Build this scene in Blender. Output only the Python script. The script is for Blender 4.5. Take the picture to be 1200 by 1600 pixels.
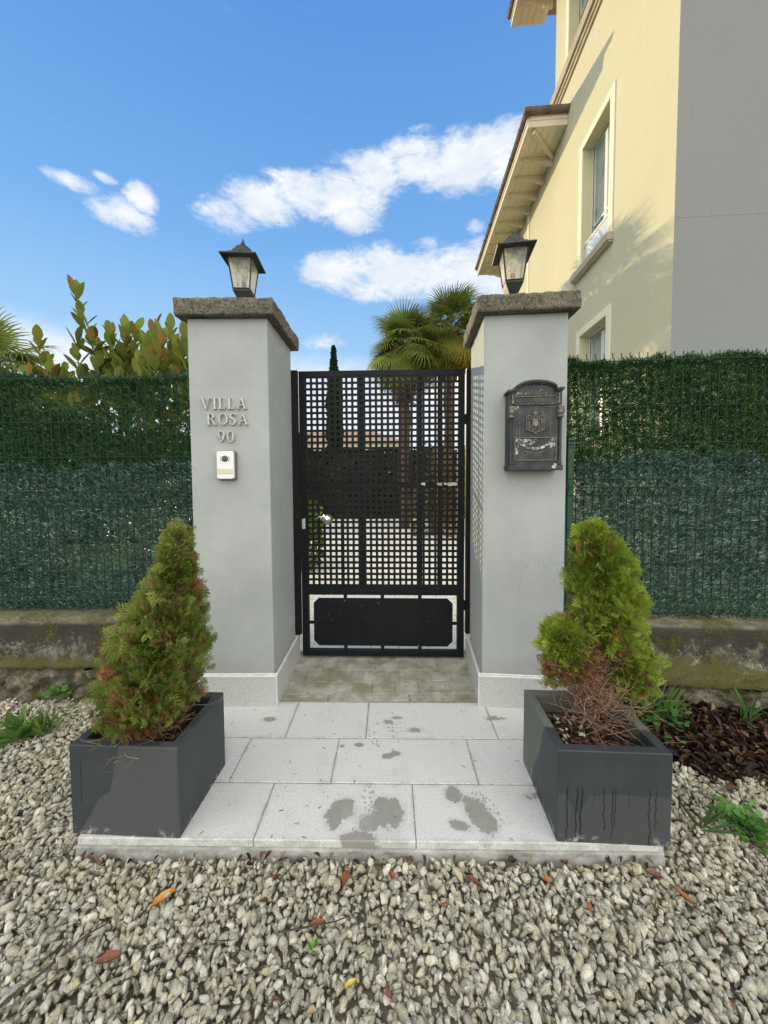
import bpy, bmesh, math, random
import numpy as np
from mathutils import Vector, Matrix, noise as mnoise
random.seed(7); rng = np.random.default_rng(7)
SC = bpy.context.scene
R = math.radians
for o in list(bpy.data.objects): bpy.data.objects.remove(o)
COL = SC.collection

# ------------------------------------------------------------------ camera
cd = bpy.data.cameras.new('camera'); cam = bpy.data.objects.new('camera', cd); COL.objects.link(cam)
cd.sensor_fit = 'HORIZONTAL'; cd.sensor_width = 36.0; cd.lens = 562.3 / 1200 * 36
cd.shift_y = -30.8 / 1200; cd.clip_start = 0.02; cd.clip_end = 3000
cam.matrix_world = Matrix.Translation((0, 0, 1.3346)) @ Matrix.Rotation(R(90 - 2.565), 4, 'X') @ Matrix.Rotation(R(-0.338), 4, 'Z')
SC.camera = cam
SC.render.resolution_x = 768; SC.render.resolution_y = 1024
SC.view_settings.view_transform = 'Standard'; SC.view_settings.look = 'None'
SC.view_settings.exposure = 0.0; SC.view_settings.gamma = 1.0

SUN_AZ = R(26)      # sun stands behind the gate, this far to the left of straight ahead
SUN_EL = R(13)

# ------------------------------------------------------------------ node helpers
class X:
    """scalar socket with arithmetic"""
    def __init__(s, nt, sock): s.nt = nt; s.s = sock
    def _m(s, op, *a):
        n = s.nt.nodes.new('ShaderNodeMath'); n.operation = op
        s.nt.links.new(s.s, n.inputs[0])
        for i, v in enumerate(a):
            if isinstance(v, X): s.nt.links.new(v.s, n.inputs[i + 1])
            else: n.inputs[i + 1].default_value = v
        return X(s.nt, n.outputs[0])
    def __add__(s, o): return s._m('ADD', o)
    __radd__ = __add__
    def __sub__(s, o): return s._m('SUBTRACT', o)
    def __rsub__(s, o): return (s * -1) + o
    def __mul__(s, o): return s._m('MULTIPLY', o)
    __rmul__ = __mul__
    def __truediv__(s, o): return s._m('DIVIDE', o)
    def max(s, o): return s._m('MAXIMUM', o)
    def min(s, o): return s._m('MINIMUM', o)
    def pow(s, o): return s._m('POWER', o)
    def sqrt(s): return s._m('SQRT')
    def clamp(s): return s.max(0.0).min(1.0)
    def step(s, a, b):           # smooth ramp 0..1 between a and b
        n = s.nt.nodes.new('ShaderNodeMapRange'); n.interpolation_type = 'SMOOTHSTEP'
        s.nt.links.new(s.s, n.inputs[0]); n.inputs[1].default_value = a; n.inputs[2].default_value = b
        if b < a:
            n.inputs[1].default_value = b; n.inputs[2].default_value = a
            n.inputs[3].default_value = 1; n.inputs[4].default_value = 0
        return X(s.nt, n.outputs[0])

class NT:
    def __init__(s, nt): s.nt = nt; s.nt.nodes.clear()
    def new(s, t): return s.nt.nodes.new(t)
    def link(s, a, b): s.nt.links.new(a.s if isinstance(a, X) else a, b)
    def obj(s): return s.new('ShaderNodeTexCoord').outputs['Object']
    def sep(s, v):
        n = s.new('ShaderNodeSeparateXYZ'); s.link(v, n.inputs[0]); return [X(s.nt, n.outputs[i]) for i in range(3)]
    def comb(s, x, y, z):
        n = s.new('ShaderNodeCombineXYZ')
        for i, v in enumerate((x, y, z)):
            if isinstance(v, X): s.link(v, n.inputs[i])
            else: n.inputs[i].default_value = v
        return n.outputs[0]
    def scale(s, v, k):
        n = s.new('ShaderNodeMapping'); s.link(v, n.inputs[0]); n.inputs['Scale'].default_value = k; return n.outputs[0]
    def noise(s, v, sc, det=4, rough=.55, dist=0, col=False):
        n = s.new('ShaderNodeTexNoise'); s.link(v, n.inputs['Vector'])
        n.inputs['Scale'].default_value = sc; n.inputs['Detail'].default_value = det
        n.inputs['Roughness'].default_value = rough; n.inputs['Distortion'].default_value = dist
        return n.outputs['Color'] if col else X(s.nt, n.outputs[0])
    def voro(s, v, sc, feat='F1', out='Distance', rnd=1):
        n = s.new('ShaderNodeTexVoronoi'); n.feature = feat; s.link(v, n.inputs['Vector'])
        n.inputs['Scale'].default_value = sc; n.inputs['Randomness'].default_value = rnd
        return X(s.nt, n.outputs[out]) if out == 'Distance' else n.outputs[out]
    def mix(s, f, a, b, mode='MIX'):
        n = s.new('ShaderNodeMix'); n.data_type = 'RGBA'; n.blend_type = mode
        if isinstance(f, X): s.link(f, n.inputs[0])
        else: n.inputs[0].default_value = f
        for v, i in ((a, 6), (b, 7)):
            if isinstance(v, (tuple, list)): n.inputs[i].default_value = (*v[:3], 1)
            else: s.link(v, n.inputs[i])
        return n.outputs[2]
    def ramp(s, f, stops):
        n = s.new('ShaderNodeValToRGB'); s.link(f, n.inputs[0]); e = n.color_ramp.elements
        while len(e) < len(stops): e.new(.5)
        for i, (p, c) in enumerate(stops): e[i].position = p; e[i].color = (*c, 1)
        return n.outputs[0]
    def rnd(s): return X(s.nt, s.new('ShaderNodeNewGeometry').outputs['Random Per Island'])
    def attr(s, name='Col'):
        n = s.new('ShaderNodeAttribute'); n.attribute_name = name; return n.outputs['Color']
    def blob(s, x, y, cx, cy, rx, ry, a=0):
        c, q = math.cos(a), math.sin(a)
        u = ((x - cx) * c + (y - cy) * q) / rx; v = ((y - cy) * c - (x - cx) * q) / ry
        return 1.0 - (u * u + v * v)
    def out(s, col, rough=.7, metal=0, bump=None, bd=.002, bs=1, spec=.5, trans=0, alpha=None, transl=0, coat=0):
        b = s.new('ShaderNodeBsdfPrincipled'); o = s.new('ShaderNodeOutputMaterial')
        if isinstance(col, (tuple, list)): b.inputs['Base Color'].default_value = (*col[:3], 1)
        else: s.link(col, b.inputs['Base Color'])
        if isinstance(rough, X): s.link(rough, b.inputs['Roughness'])
        else: b.inputs['Roughness'].default_value = rough
        if isinstance(metal, X): s.link(metal, b.inputs['Metallic'])
        else: b.inputs['Metallic'].default_value = metal
        b.inputs['Specular IOR Level'].default_value = spec
        b.inputs['Transmission Weight'].default_value = trans
        b.inputs['Coat Weight'].default_value = coat
        if bump is not None:
            n = s.new('ShaderNodeBump'); n.inputs['Distance'].default_value = bd; n.inputs['Strength'].default_value = bs
            s.link(bump, n.inputs['Height']); s.link(n.outputs[0], b.inputs['Normal'])
        if transl:
            t = s.new('ShaderNodeBsdfTranslucent'); m = s.new('ShaderNodeMixShader'); m.inputs[0].default_value = transl
            if isinstance(col, (tuple, list)): t.inputs[0].default_value = (*col[:3], 1)
            else: s.link(col, t.inputs[0])
            s.link(b.outputs[0], m.inputs[1]); s.link(t.outputs[0], m.inputs[2]); s.link(m.outputs[0], o.inputs[0])
        else: s.link(b.outputs[0], o.inputs[0])
        return b

# ------------------------------------------------------------------ world: blue sky, cumulus ahead, bright fill cloud added behind
w = bpy.data.worlds.new('World'); SC.world = w; w.use_nodes = True
n = NT(w.node_tree)
d = n.new('ShaderNodeTexCoord').outputs['Generated']
dx, dy, dz = n.sep(d)
sky = n.new('ShaderNodeTexSky'); sky.sky_type = 'NISHITA'; sky.sun_disc = False
sky.sun_elevation = SUN_EL; sky.sun_rotation = -SUN_AZ
sky.air_density = 1.0; sky.dust_density = 0.3; sky.ozone_density = 3.0
skyc = n.mix(1.0, sky.outputs[0], (0.1, 0.1, 0.1), 'MULTIPLY')
blue = n.ramp(dz, [(0.0, (.70, .86, .99)), (.12, (.56, .79, 1.0)), (.30, (.38, .66, .98)), (.50, (.21, .48, .92)), (.8, (.11, .32, .75))])
base = n.mix(0.93, skyc, blue)
az = n.new('ShaderNodeMath'); az.operation = 'ARCTAN2'; n.link(dx, az.inputs[0]); n.link(dy, az.inputs[1]); az = X(n.nt, az.outputs[0])
hyp = (dx * dx + dy * dy).sqrt(); el = dz / hyp
CL = []   # (tan-free) azimuth, slope, radii
def cl(px, py, rx, ry, k=1.0):
    a = math.atan((px - 600) / 562.3); cz = (745 - py) / 562.3 * math.cos(a)
    CL.append((a, cz, rx / 562.3 * math.cos(a) ** 2, ry / 562.3 * math.cos(a), k))
for a in [(208,348,50,26),(238,326,26,26),(135,300,46,13,.85),(183,294,20,9,.7),
          (365,350,52,26,.9),(420,330,60,34),(480,318,60,34),(545,322,66,42),(590,290,62,36),(560,352,40,26),(650,270,60,38),(720,275,75,50),(760,255,60,42),(800,270,70,48),(660,228,26,10,.6),
          (530,435,56,34),(590,425,55,34),(640,440,70,34),(700,438,80,40),(770,430,90,48),(600,455,120,26,.8),(742,368,18,14,.75),(505,540,36,16,.7),(665,395,30,14,.6)]: cl(*a)
mask = None
for (a, e, ra, re, k) in CL:
    b = (n.blob(az, el, a, e, ra, re) * .5 + .5) * k
    mask = b if mask is None else mask.max(b)
cv = n.comb(az, el * 1.6, 0.0)
f1 = n.noise(cv, 9, 8, .66, .35); f2 = n.noise(cv, 34, 6, .65, .5)
ahead = (mask.max(0.0) + (f1 - .5) * 1.15 + (f2 - .5) * .62).step(.32, .98)
wisp = (n.noise(n.comb(az * 2 + el * 2, el * 9, 3.0), 2.2, 5, .6) - .5).step(.10, .4) * .07
bank = (el + (f1 - .5) * .08).step(.34, .25)                       # bright low bank near the horizon
bank = bank * 0.95
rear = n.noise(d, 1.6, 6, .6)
rearm = ((dy * -1) + dz * .55 + (rear - .5) * .9).step(.15, .65)    # cloud added overhead and behind the camera to brighten and whiten the shade
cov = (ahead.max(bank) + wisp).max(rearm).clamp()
sh = n.noise(n.comb(az, el * 1.4 - .05, 1.0), 9, 5, .55)
ccol = n.mix((sh - .35).step(0.0, .4) * .9, (.80, .87, .97), (1.06, 1.06, 1.05))
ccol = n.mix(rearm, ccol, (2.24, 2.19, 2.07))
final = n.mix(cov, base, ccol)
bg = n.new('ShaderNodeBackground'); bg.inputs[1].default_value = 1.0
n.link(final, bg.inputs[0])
wo = n.new('ShaderNodeOutputWorld'); n.link(bg.outputs[0], wo.inputs[0])
w.cycles.sampling_method = 'MANUAL'; w.cycles.sample_map_resolution = 512

# ------------------------------------------------------------------ sun
sl = bpy.data.lights.new('sun', 'SUN'); sl.energy = 5.0; sl.angle = R(0.55); sl.color = (1.0, .80, .46)
so = bpy.data.objects.new('sun', sl); COL.objects.link(so)
sdir = Vector((-math.sin(SUN_AZ) * math.cos(SUN_EL), math.cos(SUN_AZ) * math.cos(SUN_EL), math.sin(SUN_EL)))  # towards the sun
so.rotation_euler = sdir.to_track_quat('Z', 'Y').to_euler(); so.location = (-3, 6, 8)

# ------------------------------------------------------------------ mesh helpers
class MB:
    def __init__(s): s.v = []; s.f = []; s.m = []
    def add(s, vs, fs, mi=0):
        b = len(s.v); s.v += [tuple(v) for v in vs]; s.f += [tuple(b + i for i in f) for f in fs]; s.m += [mi] * len(fs); return s
    def box(s, x0, x1, y0, y1, z0, z1, mi=0, M=None):
        vs = [(x, y, z) for z in (z0, z1) for y in (y0, y1) for x in (x0, x1)]
        if M is not None: vs = [M @ Vector(v) for v in vs]
        return s.add(vs, [(0, 2, 3, 1), (4, 5, 7, 6), (0, 1, 5, 4), (2, 6, 7, 3), (0, 4, 6, 2), (1, 3, 7, 5)], mi)
    def tube(s, pts, r, k=6, mi=0, cap=True):
        pts = [Vector(p) for p in pts]; rs = r if isinstance(r, (list, tuple)) else [r] * len(pts)
        up = None; rings = []
        for i, p in enumerate(pts):
            t = (pts[min(i + 1, len(pts) - 1)] - pts[max(i - 1, 0)]).normalized()
            if up is None: up = Vector((0, 0, 1)) if abs(t.z) < .9 else Vector((1, 0, 0))
            a = t.cross(up); 
            if a.length < 1e-6: a = t.orthogonal()
            a.normalize(); up = a.cross(t).normalized()
            rings.append([p + rs[i] * (math.cos(q * 2 * math.pi / k) * a + math.sin(q * 2 * math.pi / k) * up) for q in range(k)])
        vs = [v for rg in rings for v in rg]; fs = []
        for i in range(len(pts) - 1):
            for q in range(k):
                q2 = (q + 1) % k; fs.append((i * k + q, i * k + q2, (i + 1) * k + q2, (i + 1) * k + q))
        if cap: fs += [tuple(range(k - 1, -1, -1)), tuple((len(pts) - 1) * k + q for q in range(k))]
        return s.add(vs, fs, mi)
    def lathe(s, prof, c=(0, 0, 0), k=16, mi=0, sq=0):
        vs = []; fs = []
        for (r, z) in prof:
            for q in range(k):
                a = 2 * math.pi * q / k + (math.pi / 4 if sq else 0)
                rr = r * (math.sqrt(2) if sq else 1)
                vs.append((c[0] + rr * math.cos(a), c[1] + rr * math.sin(a), c[2] + z))
        for i in range(len(prof) - 1):
            for q in range(k):
                q2 = (q + 1) % k; fs.append((i * k + q, i * k + q2, (i + 1) * k + q2, (i + 1) * k + q))
        fs += [tuple(range(k - 1, -1, -1)), tuple((len(prof) - 1) * k + q for q in range(k))]
        return s.add(vs, fs, mi)
    def prism(s, poly, y0, y1, mi=0):      # polygon in x,z extruded in y (front = y0)
        k = len(poly); vs = [(x, y0, z) for x, z in poly] + [(x, y1, z) for x, z in poly]
        fs = [tuple(range(k)), tuple(range(2 * k - 1, k - 1, -1))] + [(i, i + k, (i + 1) % k + k, (i + 1) % k) for i in range(k)]
        return s.add(vs, fs, mi)
    def strip(s, a, b, y0, y1, mi=0):      # ribbon between polylines a,b in x,z, extruded
        k = len(a); vs = [(x, y, z) for y in (y0, y1) for L in (a, b) for x, z in L]; fs = []
        for i in range(k - 1):
            fs += [(i, i + 1, k + i + 1, k + i), (2 * k + i, 3 * k + i, 3 * k + i + 1, 2 * k + i + 1), (i, 2 * k + i, 2 * k + i + 1, i + 1), (k + i, k + i + 1, 3 * k + i + 1, 3 * k + i)]
        fs += [(0, k, 3 * k, 2 * k), (k - 1, 3 * k - 1, 4 * k - 1, 2 * k - 1)]
        return s.add(vs, fs, mi)
    def build(s, name, mats, parent=None, bevel=0, smooth=False, seg=2, ang=40):
        me = bpy.data.meshes.new(name); me.from_pydata(s.v, [], s.f)
        mats = mats if isinstance(mats, (list, tuple)) else [mats]
        for m in mats: me.materials.append(m)
        me.polygons.foreach_set('material_index', s.m)
        if smooth: me.polygons.foreach_set('use_smooth', [True] * len(s.f))
        bm = bmesh.new(); bm.from_mesh(me); bmesh.ops.recalc_face_normals(bm, faces=bm.faces)
        if smooth:
            for e in bm.edges:
                if len(e.link_faces) == 2 and e.calc_face_angle(0) > R(ang): e.smooth = False
        bm.to_mesh(me); bm.free()
        o = bpy.data.objects.new(name, me); COL.objects.link(o); o.parent = parent
        if bevel:
            b = o.modifiers.new('b', 'BEVEL'); b.width = bevel; b.segments = seg; b.limit_method = 'ANGLE'; b.angle_limit = R(35)
        return o

def npmesh(name, V, F, mats, parent=None, col=None, mi=None, smooth=False):
    """V (n,3), F (m,k) arrays"""
    me = bpy.data.meshes.new(name); V = np.asarray(V, np.float32); F = np.asarray(F, np.int32)
    m, k = F.shape
    me.vertices.add(len(V)); me.vertices.foreach_set('co', V.ravel())
    me.loops.add(m * k); me.loops.foreach_set('vertex_index', F.ravel())
    me.polygons.add(m); me.polygons.foreach_set('loop_start', np.arange(0, m * k, k, dtype=np.int32))
    me.polygons.foreach_set('loop_total', np.full(m, k, np.int32))
    mats = mats if isinstance(mats, (list, tuple)) else [mats]
    for q in mats: me.materials.append(q)
    if mi is not None: me.polygons.foreach_set('material_index', np.asarray(mi, np.int32))
    if smooth: me.polygons.foreach_set('use_smooth', np.ones(m, bool))
    me.update(calc_edges=True)
    if col is not None:
        a = me.color_attributes.new('Col', 'FLOAT_COLOR', 'POINT')
        c = np.ones((len(V), 4), np.float32); c[:, :3] = col; a.data.foreach_set('color', c.ravel())
    me.validate()
    o = bpy.data.objects.new(name, me); COL.objects.link(o); o.parent = parent
    return o

def basis(dirs, up=None, roll=None):
    """N rotation matrices whose columns are (side, dir, normal)"""
    d = dirs / np.linalg.norm(dirs, axis=1, keepdims=True)
    if up is None: up = rng.normal(size=d.shape)
    s = np.cross(d, up); s /= np.linalg.norm(s, axis=1, keepdims=True) + 1e-9
    nn = np.cross(s, d)
    return np.stack([s, d, nn], axis=2)
def scatter(pv, pf, M, T, S, col=None):
    pv = np.asarray(pv, float); pf = np.asarray(pf, int); N = len(T)
    S = np.asarray(S, float); S = S[:, None] if S.ndim == 1 else S
    V = np.einsum('nij,nkj->nki', M, pv[None] * S[:, None, :] if S.shape[1] == 3 else pv[None] * S[:, None, :]) + T[:, None, :]
    F = pf[None] + (np.arange(N) * len(pv))[:, None, None]
    C = None if col is None else np.repeat(col, len(pv), axis=0)
    return V.reshape(-1, 3), F.reshape(-1, pf.shape[1]), C
def join(parts):
    V = []; F = []; C = []; b = 0
    for v, f, c in parts:
        V.append(v); F.append(f + b); b += len(v)
        if c is not None: C.append(c)
    return np.concatenate(V), np.concatenate(F), (np.concatenate(C) if C else None)

def empty(name, loc=(0, 0, 0), rz=0):
    o = bpy.data.objects.new(name, None); COL.objects.link(o); o.location = loc; o.rotation_euler = (0, 0, rz); o.empty_display_size = .1; return o
def tag(o, label, cat=None, group=None, kind=None):
    if label: o['label'] = label
    if cat: o['category'] = cat
    if group: o['group'] = group
    if kind: o['kind'] = kind
    return o
def structure(o): o['kind'] = 'structure'; return o

MATS = {}
def mat(name, fn):
    m = bpy.data.materials.new(name); m.use_nodes = True; fn(NT(m.node_tree)); MATS[name] = m; return m

# ------------------------------------------------------------------ materials
def stucco(base, mott=.10, sc=3.0, blot=.5, fine=1.0):
    def f(n):
        v = n.obj(); a = n.noise(v, sc, 6, .6); b = n.noise(v, 60, 3, .6); c = n.noise(n.scale(v, (1, 1, .25)), 9, 5, .65)
        lo = tuple(x * (1 - mott) for x in base); hi = tuple(min(1, x * (1 + mott)) for x in base)
        col = n.ramp(a, [(.3, lo), (.7, hi)])
        col = n.mix((n.noise(v, 11, 5, .65) - .5).step(-.1, .2) * mott * 1.6, col, tuple(x * .80 for x in base))
        # pale scuffs with shapes of their own
        sc1 = (n.noise(v, 14, 5, .7, 1.5) - .5).step(.13, .24) * (n.noise(v, 2.3, 2) - .5).step(-.06, .14) * blot
        col = n.mix(sc1, col, tuple(min(1, x * 1.42) for x in base))
        st = (n.noise(n.scale(v, (1, 1, .16)), 16, 5, .7) - .5).step(.06, .26) * (n.noise(v, 1.4, 3) - .5).step(-.06, .16) * blot
        col = n.mix(st * .45, col, tuple(x * .70 for x in base))
        hair = ((n.noise(v, 5, 5, .7, .5) - .5)._m('ABSOLUTE')).step(.006, .002) * (n.noise(v, 3.1, 2) - .5).step(.08, .14) * blot
        bz = n.sep(v)[2]; base_d = ((n.noise(v, 20, 5, .7) - .5) * .22 + (.34 - bz)).step(.0, .16) * blot * (1.0 if base[0] > .38 and base[0] < .39 else 0.0)
        col = n.mix(base_d * .35, col, (.30, .29, .25))
        col = n.mix(hair * .5, col, tuple(x * .5 for x in base))
        col = n.mix((c - .5).step(.08, .3) * .28, col, tuple(x * .72 for x in base))
        h = b * .5 + n.noise(v, 170, 2) * .35 + n.noise(v, 8, 4) * 1.6
        n.out(col, .88, bump=h, bd=.0022 * fine, bs=.8, spec=.25)
    return f
M_pillar = mat('painted_stucco', stucco((.385, .408, .402), .12, 2.2, 1.0))
def granite(n, base, wet=None):
    v = n.obj(); g = n.noise(v, 260, 3, .7); g2 = n.noise(v, 110, 2, .6); big = n.noise(v, 2.6, 5, .6)
    col = n.ramp(g, [(.33, tuple(x * .50 for x in base)), (.46, base), (.62, tuple(min(.9, x * 1.16) for x in base))])
    col = n.mix((g2 - .5).step(.16, .24) * .55, col, tuple(x * .5 for x in base))
    col = n.mix((big - .5).step(.02, .3) * .4, col, tuple(x * q for x, q in zip(base, (.78, .76, .70))))
    edge = n.noise(v, 38, 5, .75)
    col = n.mix((edge - .5).step(.17, .27) * .35, col, (.20, .19, .17))
    return n.out(col, .75, bump=g, bd=.0006, bs=.7, spec=.35) if wet is None else (col, g)
M_plinth = mat('granite_skirting', lambda n: granite(n, (.50, .50, .49)))

SA = R(-1.0); CS, SN = math.cos(SA), math.sin(SA)
def m_slab(n):
    base = (.575, .58, .565)
    col, g = granite(n, base, True)
    v = n.obj(); x, y, z = n.sep(v)
    wv = n.noise(v, 11, 5, .62); w2 = n.noise(v, 60, 3, .6)
    B = lambda *a: n.blob(x, y, *a)
    solid = B(-.17,1.385,.055,.055).max(B(-.205,1.345,.045,.05)).max(B(0.005,1.365,.072,.078)).max(B(-.10,1.268,.085,.036)).max(B(-.06,1.33,.05,.05)) \
        .max(B(.285,1.45,.042,.042,-.5)).max(B(.36,1.36,.055,.10,.45)).max(B(.29,1.315,.05,.028,-.3)).max(B(.01,1.66,.038,.02,.2)).max(B(.05,1.675,.03,.018)) \
        .max(B(.155,1.835,.05,.022)*.8).max(B(-.635,2.0-.075,.043,.022)*.9).max(B(-.13,1.735,.028,.015)).max(B(.6,1.92,.05,.02)*.6).max(B(.015,1.90,.03,.02)*.9).max(B(.065,1.93,.03,.015)*.6) \
        .max(B(-.215,1.725,.015,.012)).max(B(.62,1.44,.04,.03)*.5)
    m = (solid + (wv - .5) * 2.9 + (w2 - .5) * 1.3).step(.14, .42)
    dots = B(-.07,1.43,.035,.085,.1).max(B(-.055,1.78,.035,.075,.35)).max(B(.40,1.395,.045,.10,.5)).max(B(.06,1.86,.07,.05)*.8)
    vd = n.voro(v, 75)
    md = (dots + (wv - .5) * .8).step(.1, .3) * vd.step(.42, .30)
    holes = (B(-.078,1.42,.026,.07,.1) + (wv - .5)).step(.1, .4) * (1.0 - vd.step(.50, .40))
    wet = ((m * (1.0 - holes * .9)).max(md * .9) * (.72 + n.noise(v, 35, 4, .7) * .5)).min(1.0)
    halo = (solid + (wv - .5) * 2.2).step(-.9, .5) * .30
    col = n.mix(halo, col, (.33, .32, .29))
    soil = ((n.noise(v, 16, 6, .75) - .5).step(.06, .22)) * .35
    col = n.mix(soil, col, (.36, .35, .31))
    col = n.mix(wet * .88, col, (.235, .225, .20))
    # grey rubbing and dust
    ub = (x + .075) * CS + (y - 1.258) * SN; vb = (y - 1.258) * CS - (x + .075) * SN
    jd = None
    for jv in (.25, .52, .0, .815):
        q = ((vb - jv)._m('ABSOLUTE')).step(.022, .0); jd = q if jd is None else jd.max(q)
    for (jv0, jv1, us) in ((0, .25, (-.415, .185)), (.25, .52, (-.62, -.17, .475, .77)), (.52, .82, (-.45, -.035, .64))):
        for uu in us: jd = jd.max(((ub - uu)._m('ABSOLUTE')).step(.018, .0) * vb.step(jv0, jv0 + .001) * vb.step(jv1, jv1 - .001))
    col = n.mix(jd * ((wv - .5) + (w2 - .5) * .5).step(-.12, .14) * .5, col, (.27, .26, .22))
    dust = (n.noise(v, 5, 6, .7) - .5).step(.0, .22) * .35
    col = n.mix(dust, col, (.42, .42, .40))
    b = n.out(col, .72 - wet * .25, bump=g, bd=.0006, bs=.6, spec=.35)
M_slab = mat('pale_granite_paving', m_slab)
def m_conc(n):
    v = n.obj(); x, y, z = n.sep(v); a = n.noise(v, 9, 6, .7); b = n.noise(v, 90, 4, .7)
    col = n.ramp(a, [(.3, (.20, .20, .18)), (.55, (.36, .36, .34)), (.75, (.50, .50, .48))])
    n.out(n.mix((b - .5).step(.1, .3) * .5, col, (.14, .13, .11)), .85, bump=b * .5 + a, bd=.004, spec=.3)
M_conc = mat('rough_concrete_bed', m_conc)
def m_cap(n):
    v = n.obj(); a = n.noise(v, 5, 6, .7); b = n.noise(v, 75, 4, .75); c = n.noise(v, 190, 3, .7); dd = n.voro(v, 120)
    col = n.ramp(a, [(.3, (.085, .078, .062)), (.5, (.16, .145, .11)), (.7, (.27, .24, .18))])
    col = n.mix((b - .5).step(-.02, .10) * .8, col, (.032, .030, .026))
    col = n.mix((c - .5).step(.04, .14) * .65, col, (.40, .37, .31))
    col = n.mix((n.noise(v, 26, 4) - .5).step(.13, .25) * .6, col, (.20, .19, .08))
    n.out(col, .95, bump=b + c * .5 + n.noise(v, 30, 4), bd=.005, spec=.2)
M_cap = mat('weathered_capstone', m_cap)
def m_threshold(n):
    v = n.obj(); x, y, z = n.sep(v); a = n.noise(v, 7, 6, .68); b = n.noise(v, 70, 4, .7)
    col = n.ramp(a, [(.3, (.22, .215, .17)), (.5, (.38, .37, .31)), (.68, (.52, .51, .45))])
    col = n.mix((n.noise(v, 4.2, 5, .65) - .5).step(-.04, .12) * .7, col, (.19, .195, .10))
    col = n.mix((b - .5).step(.1, .25) * .45, col, (.10, .10, .08))
    n.out(col, .8, bump=b + a * 2, bd=.003, spec=.3)
M_thresh = mat('mossy_stone_setts', m_threshold)
M_grout = mat('white_sealant', lambda n: n.out(n.mix((n.noise(n.obj(), 60, 4) - .5).step(.0, .2) * .5, (.74, .75, .75), (.45, .45, .43)), .6))
def m_joint(n): n.out(n.mix((n.noise(n.obj(), 40, 4) - .5).step(-.1, .2), (.20, .195, .17), (.33, .33, .31)), .95)
M_joint = mat('dark_joint', m_joint)

def m_blackmetal(n):
    v = n.obj(); a = n.noise(v, 6, 5, .6); chips = (n.noise(v, 38, 4, .75, .6) - .5).step(.175, .205)
    col = n.ramp(a, [(.3, (.004, .005, .007)), (.7, (.009, .0105, .013))])
    col = n.mix(chips * .85, col, (.33, .33, .32))
    col = n.mix((n.noise(v, 130, 4) - .5).step(.2, .3) * .5, col, (.12, .12, .11))
    n.out(col, .55 + chips * .3, bump=n.noise(v, 90, 3), bd=.0005, spec=.22)
M_black = mat('black_painted_steel', m_blackmetal)
M_chip = mat('bare_chipped_paint', lambda n: n.out(n.mix(n.noise(n.obj(), 90, 4).step(.4, .6), (.62, .62, .60), (.30, .30, .29)), .8))
def m_steel(n): n.out((.62, .60, .55), .28, metal=1.0, bump=n.noise(n.obj(), 150, 3), bd=.0006)
M_steel = mat('worn_steel', m_steel)
def m_mbox(n):
    v = n.obj(); a = n.noise(v, 18, 6, .7); b = n.noise(v, 95, 4, .7)
    col = n.ramp(a, [(.3, (.026, .028, .033)), (.55, (.052, .056, .062)), (.75, (.11, .098, .08))])
    col = n.mix((b - .5).step(.08, .25) * .5, col, (.18, .15, .115))
    n.out(col, .55, metal=.35, bump=b, bd=.0009, spec=.45)
M_mbox = mat('weathered_cast_metal', m_mbox)
def m_mboxhi(n):
    v = n.obj(); b = n.noise(v, 70, 4, .7)
    n.out(n.ramp(b, [(.35, (.07, .063, .055)), (.6, (.27, .24, .20))]), .55, metal=.4)
M_mboxhi = mat('rubbed_bronze_relief', m_mboxhi)
def m_white_worn(n):
    v = n.obj(); n.out(n.mix((n.noise(v, 45, 5, .7) - .5).step(-.04, .08), (.10, .10, .10), (.55, .56, .55)), .75)
M_worn = mat('flaking_white_paint', m_white_worn)
def m_lampmetal(n):
    v = n.obj(); a = n.noise(v, 40, 5, .7)
    n.out(n.ramp(a, [(.35, (.014, .015, .016)), (.6, (.04, .04, .04)), (.8, (.10, .10, .095))]), .55, metal=.2, bump=a, bd=.0006)
M_lamp = mat('faded_black_lantern_metal', m_lampmetal)
def m_lampglass(n):
    v = n.obj(); a = n.noise(v, 26, 5, .65); sp = n.noise(v, 120, 3, .7)
    b = n.new('ShaderNodeBsdfPrincipled'); o = n.new('ShaderNodeOutputMaterial')
    n.link(n.mix((sp - .5).step(.08, .25) * .5, n.ramp(a, [(.3, (.42, .43, .39)), (.7, (.74, .75, .70))]), (.14, .13, .10)), b.inputs['Base Color'])
    b.inputs['Roughness'].default_value = .35; b.inputs['Transmission Weight'].default_value = 0
    tr = n.new('ShaderNodeBsdfTransparent'); tr.inputs[0].default_value = (.92, .92, .86, 1)
    tl = n.new('ShaderNodeBsdfTranslucent'); tl.inputs[0].default_value = (.75, .73, .63, 1)
    m1 = n.new('ShaderNodeMixShader'); m1.inputs[0].default_value = .5
    n.link(b.outputs[0], m1.inputs[1]); n.link(tl.outputs[0], m1.inputs[2])
    m2 = n.new('ShaderNodeMixShader'); n.link(a.step(.25, .8) * .35 + .40, m2.inputs[0])
    n.link(tr.outputs[0], m2.inputs[1]); n.link(m1.outputs[0], m2.inputs[2]); n.link(m2.outputs[0], o.inputs[0])
M_lglass = mat('dusty_lantern_glass', m_lampglass)
M_bulb = mat('unlit_bulb', lambda n: n.out((.80, .78, .70), .3, transl=.4))
M_letter = mat('brushed_letter_metal', lambda n: n.out(n.ramp(n.noise(n.obj(), 60, 4), [(.3, (.43, .44, .42)), (.7, (.57, .57, .55))]), .4, metal=.25))
M_wplastic = mat('white_plastic', lambda n: n.out(n.mix(n.noise(n.obj(), 25, 4).step(.5, .7) * .3, (.80, .80, .79), (.62, .62, .58)), .35))
M_gplastic = mat('grey_plastic_surround', lambda n: n.out((.13, .13, .13), .5))
M_tag = mat('name_strip', lambda n: n.out((.62, .62, .44), .3))
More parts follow.
